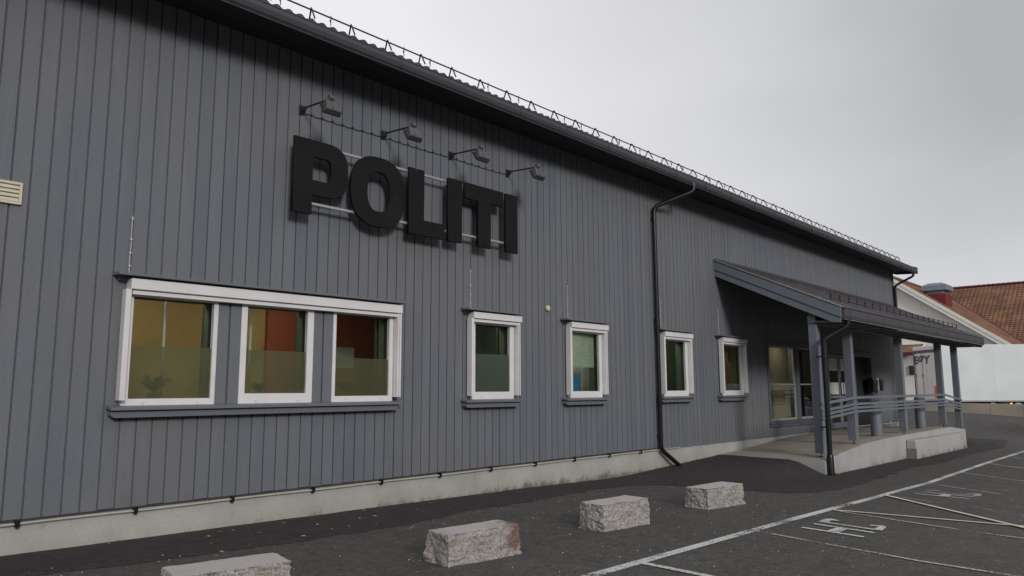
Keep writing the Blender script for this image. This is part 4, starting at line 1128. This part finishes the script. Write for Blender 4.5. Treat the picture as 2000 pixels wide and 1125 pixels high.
tb('header_panel', 'trailer_door', D0 + .02, D1, L0 - .03, L0 - .002, zr + .14, ZT - .02)
tb('corner_post', 'steel', D0 - .01, D0 + .09, L0 - .055, L0 - .002, ZB, 3.60)
tb('rear_post', 'maroon', D0 + .10, D0 + .29, L0 - .05, L0 - .002, ZB, zr)
tb('rear_post', 'maroon', D1 - .10, D1, L0 - .05, L0 - .002, ZB, zr)
mid = (D0 + D1 + .1) / 2
for a, b in ((D0 + .295, mid - .01), (mid + .01, D1 - .105)):
    d_ = tb('rear_door', 'trailer_door', a, b, L0 - .035, L0 - .002, ZB + .02, zr - .005)
for dd in (D0 + 1.67, D0 + 2.33):
    q = MB(); q.tube([fp(dd, L0 - .055, ZB + .02), fp(dd, L0 - .055, zr)], .011, 6); lr = q.build('lock_rod', 'steel', T)
    q = MB(); q.tube([fp(dd, L0 - .07, 2.2), fp(dd, L0 - .07, 2.32)], .035, 8); q.build('lock_handle', 'steel', lr)
tb('orange_plate', 'orange', D0 + .31, D0 + .66, L0 - .064, L0 - .056, 1.08, 1.70)
for z_ in (3.25, 2.3, 1.0): tb('hinge', 'steel', D0 + .05, D0 + .24, L0 - .075, L0 - .052, z_, z_ + .09)
for k in range(4): tb('reflective_mark', 'offwhite', D0 + .05, D0 + .09, L0 - .062, L0 - .056, 1.15 + k * .22, 1.27 + k * .22)
tb('bumper', 'steel', D0 + .05, D1 - .05, L0 - .04, L0 + .08, .35, .50)
tb('chassis_beam', 'dark_metal', D0 + .7, D1 - .7, L0 + .1, L1 - .2, .55, ZB - .01)
gz = .05
for l in (L0 + 2.6, L0 + 3.9, L0 + 5.2):
    for dd in (D0 + .12, D1 - .45):
        q = MB(); q.tube([fp(dd, l, gz + .5), fp(dd + .33, l, gz + .5)], .5, 24); wh = q.build('wheel', 'rubber', T, smooth=True)
        q = MB(); q.tube([fp(dd - .01, l, gz + .5), fp(dd + .05, l, gz + .5)], .28, 16); q.build('rim', 'steel', wh, smooth=True)
lat = 25.62
q = MB(); q.tube([fp(D0 - .06, lat, .78), fp(D0 - .01, lat, .78)], .04, 10); q.build('marker_lamp', 'marker', T, smooth=True)
# lettering on the doors
def text_mesh(txt, size, ext, mat, mw, parent, name='lettering', bold=.032, shear=.0):
    c = bpy.data.curves.new(name, 'FONT'); c.body = txt; c.size = size; c.extrude = ext; c.offset = bold; c.shear = shear; c.space_character = 1.08
    t = bpy.data.objects.new(name, c); COL.objects.link(t); dg = bpy.context.evaluated_depsgraph_get()
    me = bpy.data.meshes.new_from_object(t.evaluated_get(dg)); bpy.data.objects.remove(t); bpy.data.curves.remove(c)
    me.name = name; me.materials.clear(); me.materials.append(M[mat]); me.transform(mw); return link(name, me, parent)
# text plane: x axis = -f0 (towards the camera = rightwards in the picture), y = up, normal = -r0
tm = Matrix((-f0, uz, -r0)).transposed().to_4x4(); o0 = Vector(fp(D1 - .06, L0 - .040, 2.90))
text_mesh('EØY', .56, .003, 'navy', Matrix.Translation(o0) @ tm @ Matrix.Scale(1.32, 4, (1, 0, 0)), T, shear=.12)

# ---------------------------------------------------------------- white building behind
WB = thing('white_building', (60, 16, .6), 'cream white boarded building with orange-brown tiled roofs behind the trailer', 'building')
Xg = 60.0; AY, AZ = 16.55, 9.86; pit = math.tan(R(36.4)) if False else (9.708 - 4.516) / (16.346 - 9.302)
EYw = 6.2; EZ = AZ - (AY - EYw) * pit
q = MB(); q.prism([(Xg, 6.6, -.3), (Xg, 26.6, -.3), (Xg, 26.6, AZ - 10 * pit - .3), (Xg, AY, AZ - .25), (Xg, 6.6, AZ - (AY - 6.6) * pit - .25)], (.25, 0, 0)); q.build('gable_wall', 'white_boards', WB)
q = MB(); q.box(Xg, 95, 6.5, 6.6, -.3, 2.9); q.box(94.8, 95, 6.6, 26, -.3, 3); q.build('side_wall', 'white_boards', WB)
def along(y, off): return AZ - abs(AY - y) * pit + off
for sgn in (-1, 1):
    ye = AY + sgn * (AY - EYw)
    for (o0_, o1_, xo) in ((.06, -.20, -.50), (-.19, -.48, -.46)):
        q = MB(); q.prism([(Xg + xo, AY, AZ + o0_), (Xg + xo, ye, along(ye, o0_)), (Xg + xo, ye, along(ye, o1_)), (Xg + xo, AY, AZ + o1_)], (.05, 0, 0)); q.build('rake_board', 'white_trim', WB)
    q = MB(); q.prism([(Xg - .42, AY, AZ - .02), (Xg - .42, ye, along(ye, -.02)), (Xg - .42, ye, along(ye, -.22)), (Xg - .42, AY, AZ - .22)], (40 if sgn < 0 else 20, 0, 0)); q.build('roof', 'red_tile', WB)
ang = math.atan(pit)
def far_tiles(origin, u, v, n, nu, nv, w, l, name, clip=None):
    mb = MB(); o_ = Vector(origin); rr = random.Random(2)
    for j in range(nv):
        for i in range(nu):
            c = o_ + u * ((i + .5) * w) + v * ((j + .5) * l)
            if clip and not clip(c): continue
            dz = rr.uniform(-.006, .006)
            a = o_ + u * (i * w) + v * (j * l)
            P = [a + n * (.045 + dz), a + u * (w * .45) + n * (.085 + dz), a + u * (w * .9) + n * (.045 + dz), a + u * w + n * (.012 + dz),
                 a + v * l + n * .01, a + v * l + u * (w * .45) + n * .05, a + v * l + u * (w * .9) + n * .01, a + v * l + u * w - n * .01]
            F = [a - n * .02, a + u * (w * .45) + n * .0, a + u * (w * .9) - n * .02]
            mb.add(P + F, [(0, 1, 5, 4), (1, 2, 6, 5), (2, 3, 7, 6), (8, 9, 1, 0), (9, 10, 2, 1)])
    return tag(mb.build(name, 'red_tile', WB), kind='stuff')
# roof 2 plane (cross wing): through the valley, ridge runs along y
v1 = Vector((76.343, 16.30, 9.675)); v2 = Vector((68.673, 9.882, 4.944)); vd = v2 - v1
n2 = vd.cross(Vector((0, 1, 0))).normalized(); n2 = -n2 if n2.z < 0 else n2
sl2 = Vector((0, 1, 0)).cross(n2).normalized(); sl2 = sl2 if sl2.z > 0 else -sl2      # up-slope direction
u1 = Vector((1, 0, 0)); vv1 = Vector((0, math.cos(ang), math.sin(ang))); nn1 = Vector((0, -math.sin(ang), math.cos(ang)))
above = lambda c: (c - v1).dot(n2) > -.05
far_tiles((Xg - .42, EYw, EZ + .02), u1, vv1, nn1, 62, 36, .33, .345, 'roof_tiles', clip=lambda c: (c - v1).dot(n2) > -.12 and c.y < AY)
base2 = v2 + Vector((0, -12, 0)) - sl2 * 1.5
zr2 = 10.70
Lup = (zr2 - base2.z) / sl2.z
far_tiles(base2, Vector((0, 1, 0)), sl2, n2, 72, int(Lup / .36), .33, .36, 'roof_tiles', clip=lambda c: (c - Vector((Xg, AY, AZ))).dot(nn1) > -.12)
q = MB(); a = base2.copy(); b = base2 + sl2 * Lup; e_ = Vector((0, 24, 0)); q.add([a - n2 * .03, a + e_ - n2 * .03, b + e_ - n2 * .03, b - n2 * .03, a - n2 * .25, a + e_ - n2 * .25, b + e_ - n2 * .25, b - n2 * .25], [(0, 1, 2, 3), (4, 7, 6, 5), (0, 4, 5, 1), (3, 2, 6, 7), (0, 3, 7, 4), (1, 5, 6, 2)]); q.build('roof', 'red_tile', WB)
# back slope of the wing
q = MB(); b2 = b + Vector((9, 0, -6.0)); q.add([b + Vector((0, 0, -.02)), b + e_ + Vector((0, 0, -.02)), b2 + e_, b2], [(0, 1, 2, 3)]); q.build('roof', 'red_tile', WB)
m = MB(); yk = b.y
k = 0
rc = MB()
while yk < b.y + 24:
    rc.tube([(b.x, yk, b.z + .02), (b.x, yk + .40, b.z + .05)], .14, 8); yk += .38
tag(rc.build('ridge_tiles', 'maroon', WB), kind='stuff')
q = MB(); q.tube([v1 + n2 * .1 + Vector((0, 0, .02)), v2 + n2 * .1 + vd * .6], .08, 6); q.build('valley_flashing', 'maroon', WB)
q = MB(); q.tube([(Xg - .45, AY, AZ + .06), (Xg + 17, AY, AZ + .06)], .13, 8); q.build('ridge_cap', 'red_tile', WB)
q = MB(); q.box(base2.x + 1.2, base2.x + 1.4, base2.y + .3, EYw + 1, -.4, base2.z + 1.0); q.build('wing_wall', 'white_boards', WB)
# ventilation chimney on the near slope
cx0, cx1, cy0, cy1 = 61.7, 63.5, 13.35, 14.75
V_ = 'chimney'
q = MB(); q.box(cx0, cx1, cy0, cy1, 6.8, 8.55); ch = q.build('chimney', 'red_paint', WB, bevel=.02)
q = MB(); q.box(cx0 + .12, cx1 - .12, cy0 + .12, cy1 - .12, 8.55, 8.78); q.build('neck', 'cowl', ch)
q = MB(); q.box(cx0 - .15, cx1 + .15, cy0 - .15, cy1 + .15, 8.78, 9.17); q.hexa([(cx0 - .15, cy0 - .15, 9.171), (cx1 + .15, cy0 - .15, 9.171), (cx1 + .15, cy1 + .15, 9.171), (cx0 - .15, cy1 + .15, 9.171), (cx0 + .25, cy0 + .25, 9.38), (cx1 - .25, cy0 + .25, 9.38), (cx1 - .25, cy1 - .25, 9.38), (cx0 + .25, cy1 - .25, 9.38)]); q.build('cowl', 'cowl', ch, bevel=.015)
# little door canopy on the gable
q = MB(); q.prism([(Xg, 14.55, 4.72), (Xg - 1.5, 14.55, 4.15), (Xg - 1.5, 14.55, 4.03), (Xg, 14.55, 4.5)], (0, 4.6, 0)); q.build('door_canopy', 'red_tile', WB)
q = MB(); q.prism([(Xg, 14.50, 4.80), (Xg - 1.55, 14.50, 4.21), (Xg - 1.55, 14.50, 4.13), (Xg, 14.50, 4.72)], (0, .10, 0)); q.box(Xg - .08, Xg - .01, 14.5, 19.2, 4.74, 4.84); q.build('canopy_rake', 'white_trim', WB)
q = MB(); q.box(Xg - 1.56, Xg - 1.50, 14.6, 19.15, 3.90, 4.13); q.build('canopy_fascia', 'maroon', WB)
q = MB(); q.box(Xg - .12, Xg - .01, 15.40, 15.72, 2.55, 3.2); q.build('wall_box', 'dark_metal', WB, bevel=.01)

# ---------------------------------------------------------------- beyond the frame: hillside, parked vehicles seen only as reflections
m = MB(); na = 90
rad = [(85, 0), (105, 12), (135, 28), (180, 48), (260, 62)]
for i in range(na + 1):
    a = R(-168 + 160 * i / na)
    for r_, h in rad:
        hh = h * (.75 + .5 * noise.noise(Vector((math.cos(a) * 3, math.sin(a) * 3, r_ * .01)))) + (2.2 * noise.noise(Vector((a * 30, r_ * .1, 0))) if h else 0)
        m.v.append((20 + r_ * math.cos(a), r_ * math.sin(a), hh - (.8 if h == 0 else 0)))
k = len(rad)
m.f = [(i * k + j, (i + 1) * k + j, (i + 1) * k + j + 1, i * k + j + 1) for i in range(na) for j in range(k - 1)]
tag(m.build('hillside', 'hill', smooth=True), kind='structure')
# parked van and car in the car park to the right
def vehicle(name, x, y, rz, L, W_, H, mat, prof, label, cat):
    mt = Matrix.Translation((x, y, zg(x, y))) @ Matrix.Rotation(rz, 4, 'Z')
    t = bpy.data.objects.new(name, None); COL.objects.link(t); attach(t, None, mt); tag(t, label, cat)
    def add(nm, q, mat_, bev=0.02, sm=False):
        me = q.mesh(nm, mat_, sm, bev); o = bpy.data.objects.new(nm, me); COL.objects.link(o); o.parent = t; WM[o.name] = mt; return o
    q = MB(); q.prism([(a * L, -W_ / 2, b * H) for a, b in prof], (0, W_, 0)); add('body', q, mat, .05)
    for sx in (-.31, .31):
        for sy in (-1, 1):
            q = MB(); q.tube([(sx * L, sy * (W_ / 2 - .2), .33), (sx * L, sy * (W_ / 2 + .01), .33)], .33, 20); add('wheel', q, 'rubber', 0, True)
    q = MB(); q.box(-.42 * L, .28 * L, -W_ / 2 - .006, W_ / 2 + .006, H * .60, H * .86); add('side_windows', q, 'dark_glass', 0)
    for sy in (-1, 1):
        q = MB(); q.box(-.503 * L, -.498 * L, sy * W_ * .42 - .08, sy * W_ * .42 + .08, .75, 1.0); add('tail_light', q, 'car_red', 0)
vehicle('parked_van', 36.5, 1.2, R(92), 5.2, 1.95, 2.2, 'van_white', [(-.5, .16), (-.5, .95), (-.46, 1), (.22, 1), (.36, .62), (.49, .48), (.5, .16)], 'white panel van parked in the right-hand bays outside the frame', 'van')
vehicle('parked_car', 33.2, -2.2, R(92), 4.4, 1.8, 1.48, 'car_red', [(-.5, .2), (-.5, .62), (-.42, .95), (-.3, 1), (.08, 1), (.24, .64), (.48, .55), (.5, .2)], 'red hatchback parked in the right-hand bays outside the frame', 'car')
